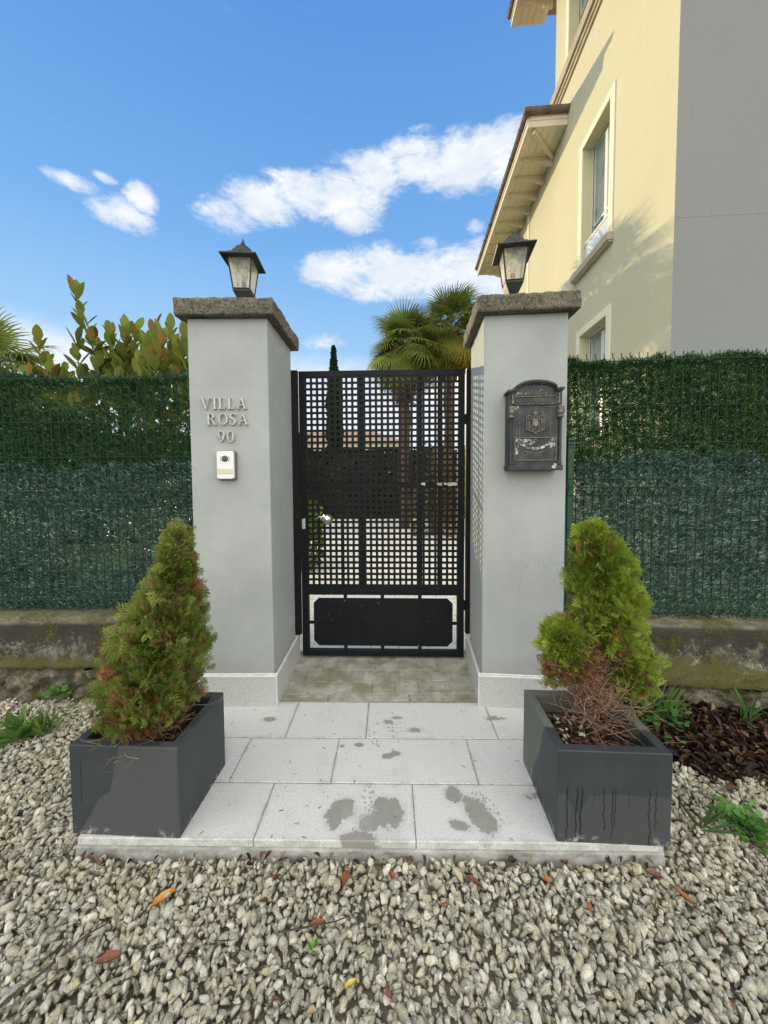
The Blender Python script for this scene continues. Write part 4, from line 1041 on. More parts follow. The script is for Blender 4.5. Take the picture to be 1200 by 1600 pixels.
# ------------------------------------------------------------------ fences
def fence(loc, rz, x0, x1, zt, zb, label, posts):
    t = empty('mesh_fence', loc, rz); tag(t, label, 'fence', 'green wire mesh fences')
    mb = MB(); H = [zt - .035, zt - .30, zt - .52, zt - .735, zt - .785, zt - .835, zt - 1.04, zt - 1.25, zb + .115, zb + .06, zb + .015]
    fold = {zt - .012: 0, }
    prof = [(zt + .022, .0), (zt + .0, .0), (zt - .035, -.028), (zt - .075, 0), (zt - .735, 0), (zt - .785, -.028), (zt - .835, 0), (zb + .115, 0), (zb + .06, -.028), (zb + .015, 0), (zb - .008, 0)]
    n_ = int((x1 - x0) / .05)
    for i in range(n_ + 1):
        x = x0 + i * .05; mb.tube([(x, y, z) for z, y in prof], .0029, 5)
    for z in H:
        y = float(np.interp(-z, [-p[0] for p in prof], [p[1] for p in prof])) - .0045; mb.tube([(x0, y, z), (x1, y, z)], .0026, 5)
    mb.build('wire_mesh', M_wire, t)
    for (x, z0, z1, rad) in posts:
        mb = MB(); mb.box(x - rad, x + rad, .012, .012 + 2 * rad, z0, z1); p_ = mb.build('post', M_postg, t, bevel=.006)
        mb = MB(); mb.box(x - rad * 1.25, x + rad * 1.25, .004, .020 + 2 * rad, z1 + .0005, z1 + .016); mb.build('post_cap', M_postg, p_, bevel=.004)
    return t
fence((0, 2.29, 0), 0, -4.2, -1.11, 1.985, .500, 'green wire mesh fence left of the gate', [(-3.4, .45, 2.0, .024)])
fence((1.035, 2.235, 0), R(-5.0), .0, 3.1, 2.045, .470, 'green wire mesh fence with a short post right of the gate', [(.125, .42, 1.545, .021), (2.6, .42, 2.08, .024)])

# artificial foliage rolls behind the wire
def roll(name, loc, rz, x0, x1, z0, z1, y0, thick, col1, col2, dens, seed, label, gap, Lb=.032, wave=.022, fringe=.025):
    r = np.random.default_rng(seed); N = int((x1 - x0) * (z1 - z0) * dens * 2.9)
    x = r.uniform(x0, x1, N); x = np.clip(np.round(x / .021) * .021 + r.normal(0, .0022, N), x0, x1); z = r.uniform(z0, z1, N); x = x + .005 * np.sin(z * 9 + np.round(x / .021) * 2.4); top = z1 - wave * .5 + wave * np.sin(x * 5 + seed) * .6 + wave * .4 * np.sin(x * 13) + wave * .5 * np.sin(x * 37 + seed)
    z = np.where(z > top, z - wave * 2, z) 
    nz_ = np.array([mnoise.noise(Vector((a * 3.0, b * 4.5, seed))) * .6 + mnoise.noise(Vector((a * 17, b * 17, seed + 3))) * .7 for a, b in zip(x, z)])
    keep = r.random(N) > np.clip(gap(x, z) * (nz_ * 1.2 + .62), 0, .985); x, z = x[keep], z[keep]; N = x.size
    y = y0 + r.uniform(0, thick, N)
    T = np.stack([x, y, z], 1)
    # strands twist around vertical stems: leaves leave the stem outwards, tips mostly up or down by row
    row = np.sin(z * 95 + np.sin(x * 31) * 2); a = r.uniform(0, 2 * np.pi, N)
    D = np.stack([np.cos(a) * 1.0 , -np.abs(np.sin(a)) * .8 + .15, .55 + .35 * row + r.normal(0, .45, N)], 1)
    M = basis(D); S = np.stack([np.ones(N), r.uniform(.6, 1.25, N), np.ones(N)], 1) * Lb
    w_ = .07; pv = [(-w_, 0, 0), (w_, 0, 0), (w_ * .8, .55, .09), (-w_ * .8, .55, .09), (0, 1, .0)]
    pvq = np.array([(-w_, 0, 0), (w_, 0, 0), (w_ * .9, .55, .10), (-w_ * .9, .55, .10), (.008, 1, .02), (-.008, 1, .02)]); pf = np.array([(0, 1, 2, 3), (3, 2, 4, 5)])
    q = r.random((N, 1)) ** 1.9; c = np.array(col1) * (1 - q) + np.array(col2) * q
    c *= r.uniform(.45, 1.45, (N, 1)) * (1 + .35 * nz_[keep][:, None])
    V, F, C = scatter(pvq, pf, M, T, S, c)
    o = npmesh(name, V, F, M_plastic, None, C); o.location = loc; o.rotation_euler = (0, 0, rz); tag(o, label, 'hedge screen', 'artificial hedge screens on the fences')
    return o
def gapL(x, z): return .22 + 1.0 * np.exp(-(((x + 1.95) / .42) ** 2 + ((z - 1.82) / .10) ** 2)) + .5 * np.exp(-(((x + 1.35) / .1) ** 2 + ((z - 1.75) / .18) ** 2)) + .45 * np.exp(-(((x + 1.55) / .15) ** 2 + ((z - 1.7) / .06) ** 2))
def gapL2(x, z): return .10 + 1.15 * np.exp(-(((x + 1.75) / .45) ** 2 + ((z - .88) / .16) ** 2))
def gapR(x, z): return .10 + .6 * np.exp(-(((x - .28) / .12) ** 2 + ((z - 1.72) / .2) ** 2)) + .35 * np.exp(-(((x - .05) / .06) ** 2 + ((z - 1.65) / .1) ** 2))
def gapR2(x, z): return .05 + .42 * (z < .96) * (.6 + .4 * np.sin(x * 26)) 
roll('artificial_hedge', (0, 2.29, 0), 0, -4.2, -1.105, 1.36, 1.99, .022, .05, (.022, .075, .022), (.09, .22, .07), 14500, 1, 'dark green artificial hedge roll along the top of the left fence', gapL)
roll('artificial_hedge', (0, 2.29, 0), 0, -4.2, -1.105, .49, 1.44, .006, .045, (.026, .080, .062), (.30, .48, .40), 15000, 2, 'blue green artificial hedge roll along the bottom of the left fence', gapL2, wave=.045)
roll('artificial_hedge', (1.035, 2.235, 0), R(-5), .0, 3.1, 1.34, 2.055, .022, .05, (.022, .075, .016), (.10, .22, .05), 22000, 3, 'olive green artificial hedge roll along the top of the right fence', gapR)
roll('artificial_hedge', (1.035, 2.235, 0), R(-5), .16, 3.1, .46, 1.47, .006, .045, (.026, .080, .062), (.32, .50, .42), 20000, 4, 'blue green artificial hedge roll along the bottom of the right fence', gapR2, wave=.045)

# ------------------------------------------------------------------ yellow house
HA = R(-4.07); dv = Vector((math.sin(-HA), math.cos(HA), 0)); wv = Vector((math.cos(HA), -math.sin(-HA), 0))
hloc = dv * 4.73 + wv * 3.2
house = empty('house', hloc, HA); tag(house, 'cream rendered three storey villa with a grey front beyond the right fence', 'house')
def facade(name, material, rects_y, rects_z, holes, thick, parent):
    """wall in the local y-z plane at x=0, solid towards +x; rect grid minus holes"""
    mb = MB()
    for y0, y1 in zip(rects_y, rects_y[1:]):
        for z0, z1 in zip(rects_z, rects_z[1:]):
            cy, cz = (y0 + y1) / 2, (z0 + z1) / 2
            if any(a < cy < b and c < cz < d_ for a, b, c, d_ in holes): continue
            mb.add([(0, y0, z0), (0, y1, z0), (0, y1, z1), (0, y0, z1)], [(0, 3, 2, 1)])
    for a, b, c, d_ in holes:
        t = thick; mb.add([(0, a, c), (0, b, c), (0, b, d_), (0, a, d_), (t, a, c), (t, b, c), (t, b, d_), (t, a, d_)], [(0, 1, 5, 4), (1, 2, 6, 5), (2, 3, 7, 6), (3, 0, 4, 7)])
    return mb.build(name, material, parent)
TOP = 12.0
holes = [(1.48, 2.41, 5.15, 7.31), (1.48, 2.41, 1.9, 3.93), (2.15, 3.10, 9.62, 11.6)]
yc = [0, 1.48, 2.15, 2.41, 3.10, 3.77]; zc2 = [-.1, 1.9, 3.93, 5.15, 7.31, 9.62, 11.6, TOP]
facade('side_wall', M_yellow, yc, zc2, holes, .24, house)
mb = MB(); mb.box(.0, 7, 3.765, 3.77, -.1, TOP); mb.build('rear_wall', M_yellow, house)
mb = MB(); mb.add([(.0, 0, -.1), (7, 0, -.1), (7, 0, TOP), (0, 0, TOP)], [(0, 1, 2, 3)]); mb.build('front_wall', M_greyw, house)
mb = MB(); mb.box(.003, 6.9, 3.78, 8.05, -.1, 8.42); mb.build('wing', M_yellow, house)
mb = MB(); mb.box(-.012, .0028, 5.41, 5.55, -.1, 8.42); mb.build('corner_strip', M_trim, house)
# band courses on the front
mb = MB(); xx = 0.02
r4 = random.Random(2); 
for wdt in (.40, .52, .62, .5, .6, .6, .6, .6, .6, .6):
    mb.box(xx, xx + wdt - .003, -.0014, -.0003, 4.43, 4.56); xx += wdt
mb.build('band_course', M_greyw, house)
def window(y0, y1, z0, z1, rail=True, sill=True, trimw=.125, split=True):
    t = empty('window', (0, 0, 0)); t.parent = house
    mb = MB(); p = -.014
    mb.box(p, -.0005, y0 - trimw, y0, z0, z1 + trimw); mb.box(p, -.0005, y1, y1 + trimw, z0, z1 + trimw); mb.box(p, -.0005, y0 + .0005, y1 - .0005, z1, z1 + trimw)
    mb.build('trim', M_trim, t)
    f = .055; mb = MB(); X0, X1 = .175, .225
    mb.box(X0, X1, y0 + .002, y0 + f, z0, z1 - .002); mb.box(X0, X1, y1 - f, y1 - .002, z0, z1 - .002); mb.box(X0, X1, y0 + f, y1 - f, z1 - f, z1 - .002); mb.box(X0, X1, y0 + f, y1 - f, z0, z0 + f)
    ym = (y0 + y1) / 2
    mb.box(X0 + .004, X1 - .004, ym - .045, ym + .045, z0 + f, z1 - f)
    mb.box(X0 + .008, X1 - .008, y0 + f, ym - .045, z0 + .72, z0 + .76); mb.box(X0 + .008, X1 - .008, ym + .045, y1 - f, z0 + .72, z0 + .76)
    mb.build('frame', M_frame, t, bevel=.004)
    mb = MB(); mb.box(X0 - .006, X0 - .001, y1 - f - .012, y1 - f + .006, z0, z1 - f); mb.box(X0 - .006, X0 - .001, y0 + f, y1 - f, z1 - f - .005, z1 - f + .012); mb.build('gasket', M_darkf, t)
    mb = MB(); mb.box(X0 + .028, X0 + .034, y0 + .03, y1 - .03, z0 + .03, z1 - .03); mb.build('pane', M_pane, t)
    if rail:
        mb = MB(); mb.tube([(.06, y0, z0 + .44), (.06, y1, z0 + .44)], .022, 10); mb.build('railing', M_frame, t, smooth=True)
        mb = MB(); mb.box(.055, .063, y0 + .01, y1 - .01, z0 + .01, z0 + .42); mb.build('balustrade_glass', M_curtain, t)
    if sill:
        mb = MB(); mb.box(-.10, .17, y0 - .16, y1 + .22, z0 - .125, z0 - .002); mb.box(-.075, -.001, y0 - .15, y1 + .21, z0 - .155, z0 - .1255); mb.build('sill', M_sill, t, bevel=.006)
window(1.48, 2.41, 5.15, 7.31); window(1.48, 2.41, 1.9, 3.93, rail=False); window(2.15, 3.10, 9.62, 11.6, rail=False, sill=False)
# cornice under the top floor
mb = MB(); mb.box(-.10, -.0005, -.10, 3.80, 9.32, 9.52); mb.box(-.06, -.0005, -.06, 3.78, 9.24, 9.3195); mb.box(-.035, -.0005, -.03, 3.775, 9.16, 9.2395); mb.build('cornice', M_sill, house, bevel=.01)
# eaves
def eave(y0, y1, z, ov, near_ret=True):
    """boxed eave with boards, brackets, fascia and gutter along x<0"""
    mb = MB(); k = 5
    for i in range(k):
        a = -ov + .02 + (ov - .02) * i / k; b = a + (ov - .02) / k - .006; mb.box(a, b, y0 + .03, y1, z, z + .02)
    mb.build('soffit', M_wood, house)
    mb = MB(); mb.box(-ov + .02, 0, y0 + .03, y1, z + .0205, z + .04); mb.build('soffit_backing', M_soil, house)
    mb = MB(); mb.box(-ov - .02, -ov + .019, y0, y1, z - .03, z + .20); mb.box(-ov - .035, -ov - .0205, y0, y1, z + .10, z + .20)
    mb.box(-ov + .0195, -.0005, y0, y0 + .029, z - .02, z + .20); mb.box(-ov + .0195, -.0005, y0 - .012, y0 - .0005, z + .10, z + .20); mb.build('fascia', M_woodw, house, bevel=.004)
    n_ = int((y1 - y0) / .50)
    for i in range(n_ + 1):
        y = y0 + .75 + i * .50
        if y > y1 - .1: break
        mb = MB(); d_ = ov * .86
        P = [(-.0, -.20), (-.10, -.20), (-.14, -.165), (-.17, -.18), (-.22, -.13), (-.36 * ov / .76, -.115), (-.40 * ov / .76, -.13), (-.46 * ov / .76, -.09), (-d_, -.075), (-d_ - .03, -.001), (0, -.001)]
        Q = [(x, z + q * 1.0) for x, q in P]
        kk = len(Q); vs = [(x, y - .028, zz_) for x, zz_ in Q] + [(x, y + .028, zz_) for x, zz_ in Q]
        mb.add(vs, [tuple(range(kk)), tuple(range(2 * kk - 1, kk - 1, -1))] + [(j, j + kk, (j + 1) % kk + kk, (j + 1) % kk) for j in range(kk)]); mb.build('bracket', M_woodw, house, bevel=.004)
    # diagonal bracket at the corner
    mb = MB(); Mx = Matrix.Translation((0, y0 + .72, z)) @ Matrix.Rotation(R(45), 4, 'Z')
    mb.box(-.92, .0, -.035, .035, -.10, -.001, M=Mx); mb.build('hip_bracket', M_woodw, house, bevel=.005)
    mb = MB()
    pr = [(-ov - .045 + .07 * math.cos(a), z + .23 + .07 * math.sin(a)) for a in [math.pi + math.pi * i / 10 for i in range(11)]]
    pr2 = [(x + (0 - (-ov - .045)) * 0 , zz_) for x, zz_ in pr]
    def gut(profile, ya, yb):
        kk = len(profile); inn = [(x * 1 + (-(x + ov + .045)) * .08, zz_ + .006) for x, zz_ in profile]
        vs = [(x, y_, q) for y_ in (ya, yb) for x, q in profile]; vs += [(x, y_, q) for y_ in (ya, yb) for x, q in inn]
        fs = [(i, i + 1, kk + i + 1, kk + i) for i in range(kk - 1)] + [(2 * kk + i, 3 * kk + i, 3 * kk + i + 1, 2 * kk + i + 1) for i in range(kk - 1)]
        fs += [(0, kk, 3 * kk, 2 * kk), (kk - 1, 3 * kk - 1, 2 * kk - 1, kk - 1)]; mb.add(vs, fs)
    gut(pr, y0 - .10, y1)
    y_ = y0 + .3
    while y_ < y1: mb.tube([(-ov - .045 + .076 * math.cos(a), y_, z + .23 + .076 * math.sin(a)) for a in [math.pi + math.pi * i / 8 for i in range(9)]], .008, 5); y_ += .72
    # return gutter across the near end
    vsn = []; kk = 11
    for x in (-ov - .12, -.002):
        for i in range(11):
            a = math.pi + math.pi * i / 10; vsn.append((x, y0 - .06 + .075 * math.cos(a), z + .26 + .085 * math.sin(a)))
    mb.add(vsn, [(i, i + 1, kk + i + 1, kk + i) for i in range(kk - 1)] + [tuple(range(kk)), tuple(range(2 * kk - 1, kk - 1, -1)), (0, kk, 2 * kk - 1, kk - 1)])
    mb.build('gutter', M_gutter, house, smooth=True, ang=50)
eave(3.10, 8.55, 8.42, .76)
eave(-.75, 4.45, 11.92, .76)
# roofs
mb = MB(); z = 8.65
vs = [(-.80, 3.05, z), (-.80, 8.6, z), (3.4, 3.80, z + 1.7), (3.4, 6.0, z + 1.7), (.0, 3.05, z), (0, 3.78, z + .40), (6.9, 8.6, z), (6.9, 3.8, z)]
mb.add([(-.80, 3.05, z), (-.80, 8.6, z), (3.4, 5.8, z + 1.7), (3.4, 3.78, z + 1.7), (.0, 3.78, z + .33), (-.0, 3.05, z + .02), (6.9, 8.6, z), (6.9, 3.78, z)], [(0, 1, 2, 3, 4), (0, 4, 5), (1, 6, 2), (2, 6, 7, 3)])
mb.build('wing_roof', M_tile, house)
mb = MB(); z = 12.16; mb.add([(-.82, -.8, z), (7.8, -.8, z), (7.8, 4.5, z), (-.82, 4.5, z), (2, 1.8, z + 1.6), (5.2, 1.8, z + 1.6)], [(0, 1, 5, 4), (1, 2, 5), (2, 3, 4, 5), (3, 0, 4), (3, 2, 1, 0)])
mb.build('main_roof', M_tile, house)

# ------------------------------------------------------------------ palms
def fanproto(seed, nseg=34, spread=2.5):
    r = random.Random(seed); V = []; F = []
    for i in range(nseg):
        a = -spread + 2 * spread * i / (nseg - 1); L = (1.0 - .22 * abs(a) / spread) * r.uniform(.9, 1.05); dr = r.uniform(.10, .32)
        w_ = .024; px, py = math.cos(a), -math.sin(a); dx_, dy_ = math.sin(a), math.cos(a); b = len(V)
        for (q, ww, z) in ((.0, .006, 0), (.45, w_, .02), (.8, w_ * .65, -dr * .35)):
            V.append((dx_ * L * q - px * ww, dy_ * L * q - py * ww, z)); V.append((dx_ * L * q + px * ww, dy_ * L * q + py * ww, z + .008))
        V.append((dx_ * L - px * .004, dy_ * L - py * .004, -dr)); V.append((dx_ * L + px * .004, dy_ * L + py * .004, -dr))
        for k in range(3): F.append((b + 2 * k, b + 2 * k + 1, b + 2 * k + 3, b + 2 * k + 2))
    return np.array(V), np.array(F)
FANS = [fanproto(i, 32, 1.9 + .15 * i) for i in range(4)]
def palm(loc, zc_, label, nleaf, fan, pet, seed, elmin=-1.0):
    t = empty('fan_palm', loc); tag(t, label, 'palm tree', 'fan palms')
    r = random.Random(seed); parts = []; mbp = MB()
    for i in range(nleaf):
        q = i / nleaf; a = i * 2.399 + r.uniform(-.2, .2); e_ = 1.35 - (1.35 - elmin) * q ** .85 + r.uniform(-.3, .3)
        dr = Vector((math.cos(a) * math.cos(e_), math.sin(a) * math.cos(e_), math.sin(e_)))
        L = pet * r.uniform(.6, 1.2); base = Vector((0, 0, zc_)); mid = base + dr * L * .55; tip = base + dr * L - Vector((0, 0, .05 * L + .10 * L * max(0, math.cos(e_))))
        mbp.tube([base, mid, tip], [.014, .010, .007], 5)
        dd = (tip - mid).normalized(); dd = (dd + Vector((0, 0, -.25 * max(0, math.cos(e_))))).normalized()
        up = Vector((0, 0, 1)); s_ = dd.cross(up); 
        if s_.length < .05: s_ = Vector((1, 0, 0))
        s_.normalize(); nn = s_.cross(dd); M = np.array([[s_.x, dd.x, nn.x], [s_.y, dd.y, nn.y], [s_.z, dd.z, nn.z]])[None]
        if q > .95: c = np.array([.30, .17, .06]) * r.uniform(.6, 1.2)
        elif q > .84 or (q > .5 and r.random() < .12): c = np.array([.38, .33, .07]) * r.uniform(.7, 1.1)
        else: c = (np.array([.18, .24, .06]) * (1 - q) + np.array([.22, .27, .06]) * q) * r.uniform(.6, 1.35)
        pv, pf = FANS[r.randrange(4)]
        v_, f_, c_ = scatter(pv, pf, M, np.array([tip[:]]), np.array([fan * r.uniform(.85, 1.15)]), c[None])
        # yellow tips on the outer blade ends
        k = np.tile(np.arange(len(pv)) % 8 >= 6, 1); c_[k] = c_[k] * .4 + np.array([.42, .33, .10]) * .6
        parts.append((v_, f_, c_))
    V, F, C = join(parts); npmesh('fronds', V, F, M_leafg, t, C)
    mbp.build('petioles', M_postg if False else M_bark, t, smooth=True)
    mb = MB(); P = [(0.02 * math.sin(z * 3), 0, z) for z in np.linspace(-.1 - loc[2], zc_, 12)]
    mb.tube(P, [.13 + .02 * (i % 2) for i in range(10)] + [.16, .10], 12); mb.build('trunk', M_palmbark, t, smooth=True)
    # loose fibre and old leaf bases
    r5 = np.random.default_rng(seed); N = 900; z = r5.uniform(zc_ - 1.3, zc_ - .05, N); a = r5.uniform(0, 2 * np.pi, N)
    T = np.stack([.14 * np.cos(a), .14 * np.sin(a), z], 1); D = np.stack([np.cos(a), np.sin(a), r5.uniform(-1.6, .6, N)], 1)
    V, F, C = scatter(np.array([(-.05, 0, 0), (.05, 0, 0), (.02, 1, -.1), (-.02, 1, -.1)]), np.array([(0, 1, 2, 3)]), basis(D), T, r5.uniform(.10, .30, N), np.array([.12, .07, .035]) * r5.uniform(.4, 1.6, (N, 1)))
    npmesh('trunk_fibre', V, F, M_twig, t, C)
    return t
palm((.52, 9.2, 0), 4.50, 'fan palm left of the pair rising behind the gate', 120, .56, .66, 11, -1.35)
palm((1.80, 10.0, 0), 5.25, 'taller fan palm right of the pair rising behind the gate', 120, .56, .72, 12, -1.35)
palm((-8.9, 8.2, 0), 3.75, 'fan palm at the far left above the fence', 44, .75, .85, 13, -.9)

# ------------------------------------------------------------------ leafy trees
def leafproto(w_=.21):
    V = [(0, 0, 0)]; prof = [(.18, .55), (.45, 1.0), (.72, .82), (.9, .42)]
    for y, ww in prof: V += [(-w_ * ww, y, .05 * ww), (0, y, -.01), (w_ * ww, y, .05 * ww)]
    V.append((0, 1.0, -.02)); F = [(0, 2, 1, 1), (0, 3, 2, 2)]
    F = []
    F += [(0, 0, 2, 1), (0, 0, 3, 2)]
    for i in range(3):
        b = 1 + 3 * i; F += [(b, b + 1, b + 4, b + 3), (b + 1, b + 2, b + 5, b + 4)]
    b = 10; F += [(b, b + 1, 13, 13), (b + 1, b + 2, 13, 13)]
    T_ = []
    for f in F:
        u = list(dict.fromkeys(f))
        if len(u) == 3: T_.append(tuple(u))
        else: T_ += [(u[0], u[1], u[2]), (u[0], u[2], u[3])]
    return np.array(V, float), np.array(T_)
LEAF = leafproto(.20); LEAFW = leafproto(.30); LEAFM = leafproto(.25)
def magnolia(loc, label, tips, seed):
    """bushy branch tips with whorls of large leathery leaves, rusty beneath"""
    t = empty('magnolia', loc); tag(t, label, 'tree'); r = random.Random(seed); mb = MB(); T = []; D = []; U = []; S = []; C = []
    for (x, y, z, n_, sz) in tips:
        base = Vector((x * .35, y * .35, z * .25)); tip = Vector((x, y, z)); mid = base.lerp(tip, .6) + Vector((r.gauss(0, .08), r.gauss(0, .08), r.gauss(0, .05)))
        P = [base, mid, tip]; P = [Vector(p) for p in P]; mb.tube(P, [.010, .007, .004], 5)
        for i in range(n_):
            q = i / n_; p = mid.lerp(tip, .25 + .8 * q); a = i * 2.4 + r.uniform(-.3, .3); spread = 1.1 - .75 * q
            d_ = Vector((math.cos(a) * spread, math.sin(a) * spread, .25 + .9 * q + r.uniform(-.1, .3)))
            T.append(p[:]); D.append(d_[:]); up = Vector((-d_.x * d_.z, -d_.y * d_.z, d_.x ** 2 + d_.y ** 2 + .05)) + Vector((r.gauss(0, .2), r.gauss(0, .2), .2)); U.append(up[:]); S.append(sz * r.uniform(.75, 1.15))
            C.append(r.random())
    T = np.array(T); D = np.array(D); U = np.array(U); S = np.array(S); C = np.array(C)[:, None]
    d_ = D / np.linalg.norm(D, axis=1)[:, None]; s_ = np.cross(d_, U); s_ /= np.linalg.norm(s_, axis=1)[:, None]; nn = np.cross(s_, d_); M = np.stack([s_, d_, nn], 2)
    c1 = np.array([.10, .19, .03]) * (1 - C) + np.array([.26, .36, .06]) * C; c2 = np.array([.30, .30, .07]) * (1 - C) + np.array([.36, .40, .10]) * C; rust = (np.sin(C * 57) > .8); c2 = np.where(rust, np.array([[.40, .25, .08]]), c2)
    a_ = scatter(*LEAFM, M, T, S, c1); b_ = scatter(LEAFM[0], LEAFM[1][:, ::-1], M, T - nn * .0015, S, c2)
    V, F, Cc = join([a_, b_]); npmesh('leaves', V, F, M_leafg, t, Cc)
    mb.tube([(0, 0, -.1), (0, .02, .8), (.03, 0, 1.6)], [.07, .06, .04], 8); mb.build('branches', M_bark, t, smooth=True)
    return t
# tips in local coordinates around (-2.7,4.2)
def ray(px, py, Y): return ((px - 600) / 562.3 * Y, Y, 1.3346 + (745 - py) / 562.3 * Y)
mt = []
r6 = random.Random(4)
for px, py, n_ in [(128, 445, 9), (150, 495, 6), (205, 500, 12), (235, 520, 14), (262, 515, 14), (185, 520, 12), (215, 545, 16), (250, 550, 16), (280, 525, 14), (285, 560, 14), (160, 555, 12), (190, 570, 14), (300, 500, 12), (305, 545, 14),
                   (130, 515, 7), (110, 560, 8), (225, 580, 16), (265, 585, 16), (170, 590, 14), (300, 590, 14), (240, 610, 16), (140, 600, 12), (200, 620, 16), (280, 620, 16), (175, 545, 14), (230, 555, 14), (268, 545, 16), (292, 530, 14), (150, 580, 14), (120, 590, 12), (215, 570, 16), (245, 540, 12), (195, 550, 14), (160, 520, 9), (222, 500, 10), (250, 500, 10), (275, 500, 12), (240, 520, 12), (180, 500, 8), (300, 520, 12), (205, 535, 12)]:
    X_, Y_, Z_ = ray(px, py + (14 if px == 128 else 22), 4.3 + r6.uniform(-.35, .5)); mt.append((X_ + 2.9, Y_ - 4.3, Z_, n_ + 7, .205))
magnolia((-2.9, 4.3, 0), 'magnolia with glossy leaves rusty underneath behind the left fence', mt, 21)
mt = []
for px, py, n_ in [(70, 505, 8), (85, 530, 10), (60, 545, 10), (95, 560, 12), (70, 575, 12), (105, 585, 10), (90, 545, 8), (60, 600, 12)]:
    X_, Y_, Z_ = ray(px, py + 30, 4.9 + r6.uniform(-.3, .3)); mt.append((X_ + 4.5, Y_ - 4.9, Z_, n_ + 3, .21))
magnolia((-4.5, 4.9, 0), 'smaller magnolia with yellowing leaves further left behind the left fence', mt, 22)

def bush(name, loc, size, N, lsz, cols, label, cat, seed, lobes=9, trunk=True, leaf=LEAFW, group=None, column=False):
    t = empty(name, loc); tag(t, label, cat, group); r = np.random.default_rng(seed); sx, sy, sz = size
    if column:
        z = r.uniform(.02, 1, N); a = r.uniform(0, 2 * np.pi, N); rr = np.minimum(1, (1 - z) * 3.2 + .06) * np.minimum(1, z * 6) * (.75 + .25 * np.sin(a * 4 + z * 40)) * r.uniform(.5, 1, N) ** .5
        T = np.stack([sx * rr * np.cos(a), sy * rr * np.sin(a), sz * z], 1); D = np.stack([np.cos(a) * .35, np.sin(a) * .35, np.ones(N)], 1) + r.normal(0, .2, (N, 3))
    else:
        c = r.uniform(-.62, .62, (lobes, 3)); c[:, 2] = r.uniform(.25, .75, lobes); rad = r.uniform(.26, .42, lobes)
        w_ = r.integers(0, lobes, N); q = r.normal(size=(N, 3)); q /= np.linalg.norm(q, axis=1)[:, None]; f = r.uniform(.3, 1, N) ** .45
        T = (c[w_] + q * (rad[w_] * f)[:, None] * np.array([1, 1, .8])); T = T * np.array([sx, sy, sz]); T[:, 2] = np.maximum(T[:, 2], .05); D = q + r.normal(0, .6, (N, 3))
    col = np.array(cols[0]) * (1 - (k := r.random((N, 1)))) + np.array(cols[1]) * k; col *= r.uniform(.6, 1.3, (N, 1))
    V, F, C = scatter(*leaf, basis(D), T, r.uniform(.7, 1.2, N) * lsz, col); npmesh('crown', V, F, M_leaf, t, C)
    if trunk:
        mb = MB(); mb.tube([(0, 0, -.1), (.02, 0, sz * .3), (0, .02, sz * .75)], [.05 * sz / 2, .04 * sz / 2, .012], 8)
        for i in range(7):
            a = i * .9; mb.tube([(0, 0, sz * .2), (sx * .3 * math.cos(a), sy * .3 * math.sin(a), sz * .42), (sx * .55 * math.cos(a), sy * .55 * math.sin(a), sz * .62)], [.03, .02, .008], 5)
        mb.build('trunk', M_bark, t, smooth=True)
    return t
bush('cypress', (-1.90, 14.0, -.1), (.32, .32, 6.35), 15000, .11, ((.012, .030, .008), (.035, .075, .018)), 'slim dark columnar cypress behind the gate', 'cypress', 31, column=True)
# clipped hedges behind
def hedge(loc, rz, x0, x1, dpt, h, N, cols, label, seed):
    r = np.random.default_rng(seed); a = r.random(N); x = r.uniform(x0, x1, N); z = r.uniform(0, h, N); face = r.random(N)
    y = np.where(face < .55, r.uniform(0, .12, N), r.uniform(0, dpt, N)); z = np.where(face > .7, h - r.uniform(0, .12, N), z)
    z = z + .06 * np.sin(x * 4 + seed); T = np.stack([x, y + .08 * np.sin(x * 3), z], 1); D = np.stack([r.normal(0, .6, N), -.7 + r.normal(0, .5, N), r.normal(.4, .6, N)], 1)
    col = np.array(cols[0]) * (1 - (k := r.random((N, 1)))) + np.array(cols[1]) * k; col *= r.uniform(.6, 1.3, (N, 1))
    t = empty('hedge', loc, rz); tag(t, label, 'hedge', 'garden hedges')
    V, F, C = scatter(*LEAFW, basis(D), T, r.uniform(.7, 1.2, N) * .085, col); npmesh('leaves', V, F, M_leaf, t, C)
    mb = MB(); mb.box(x0 + .05, x1 - .05, .14, dpt - .05, 0, h - .15); mb.build('inner_growth', M_bark, t)
hedge((0, 12.2, -.1), 0, -7, 4.2, .9, 2.35, 26000, ((.018, .040, .012), (.05, .09, .025)), 'dark clipped hedge across the garden beyond the gate', 1)
hedge((0, 8.0, -.1), R(2), -9.5, -1.75, .8, 2.35, 26000, ((.02, .045, .012), (.06, .10, .025)), 'clipped hedge added behind the left fence to block the low sun', 2)  # hedge added to keep low sun off the lower gate and paving
bush('shrub', (-1.35, 5.2, -.05), (.55, .45, 1.25), 2600, .07, ((.09, .16, .02), (.22, .30, .05)), 'bright green shrub beside the courtyard path', 'shrub', 35)
bush('shrub', (2.15, 7.9, -.05), (.7, .6, 2.7), 4500, .09, ((.20, .20, .03), (.36, .30, .06)), 'yellowing shrub beside the yellow house', 'shrub', 36)
bush('shrub', (1.1, 8.1, -.05), (.55, .5, 2.2), 3500, .08, ((.16, .10, .04), (.30, .24, .06)), 'rusty autumn shrub at the foot of the palms', 'shrub', 37)
bush('tree', (-6.2, 6.4, -.1), (1.5, 1.0, 3.4), 9000, .09, ((.03, .06, .015), (.09, .13, .03)), 'rounded dark green tree behind the left fence', 'tree', 38, lobes=12)
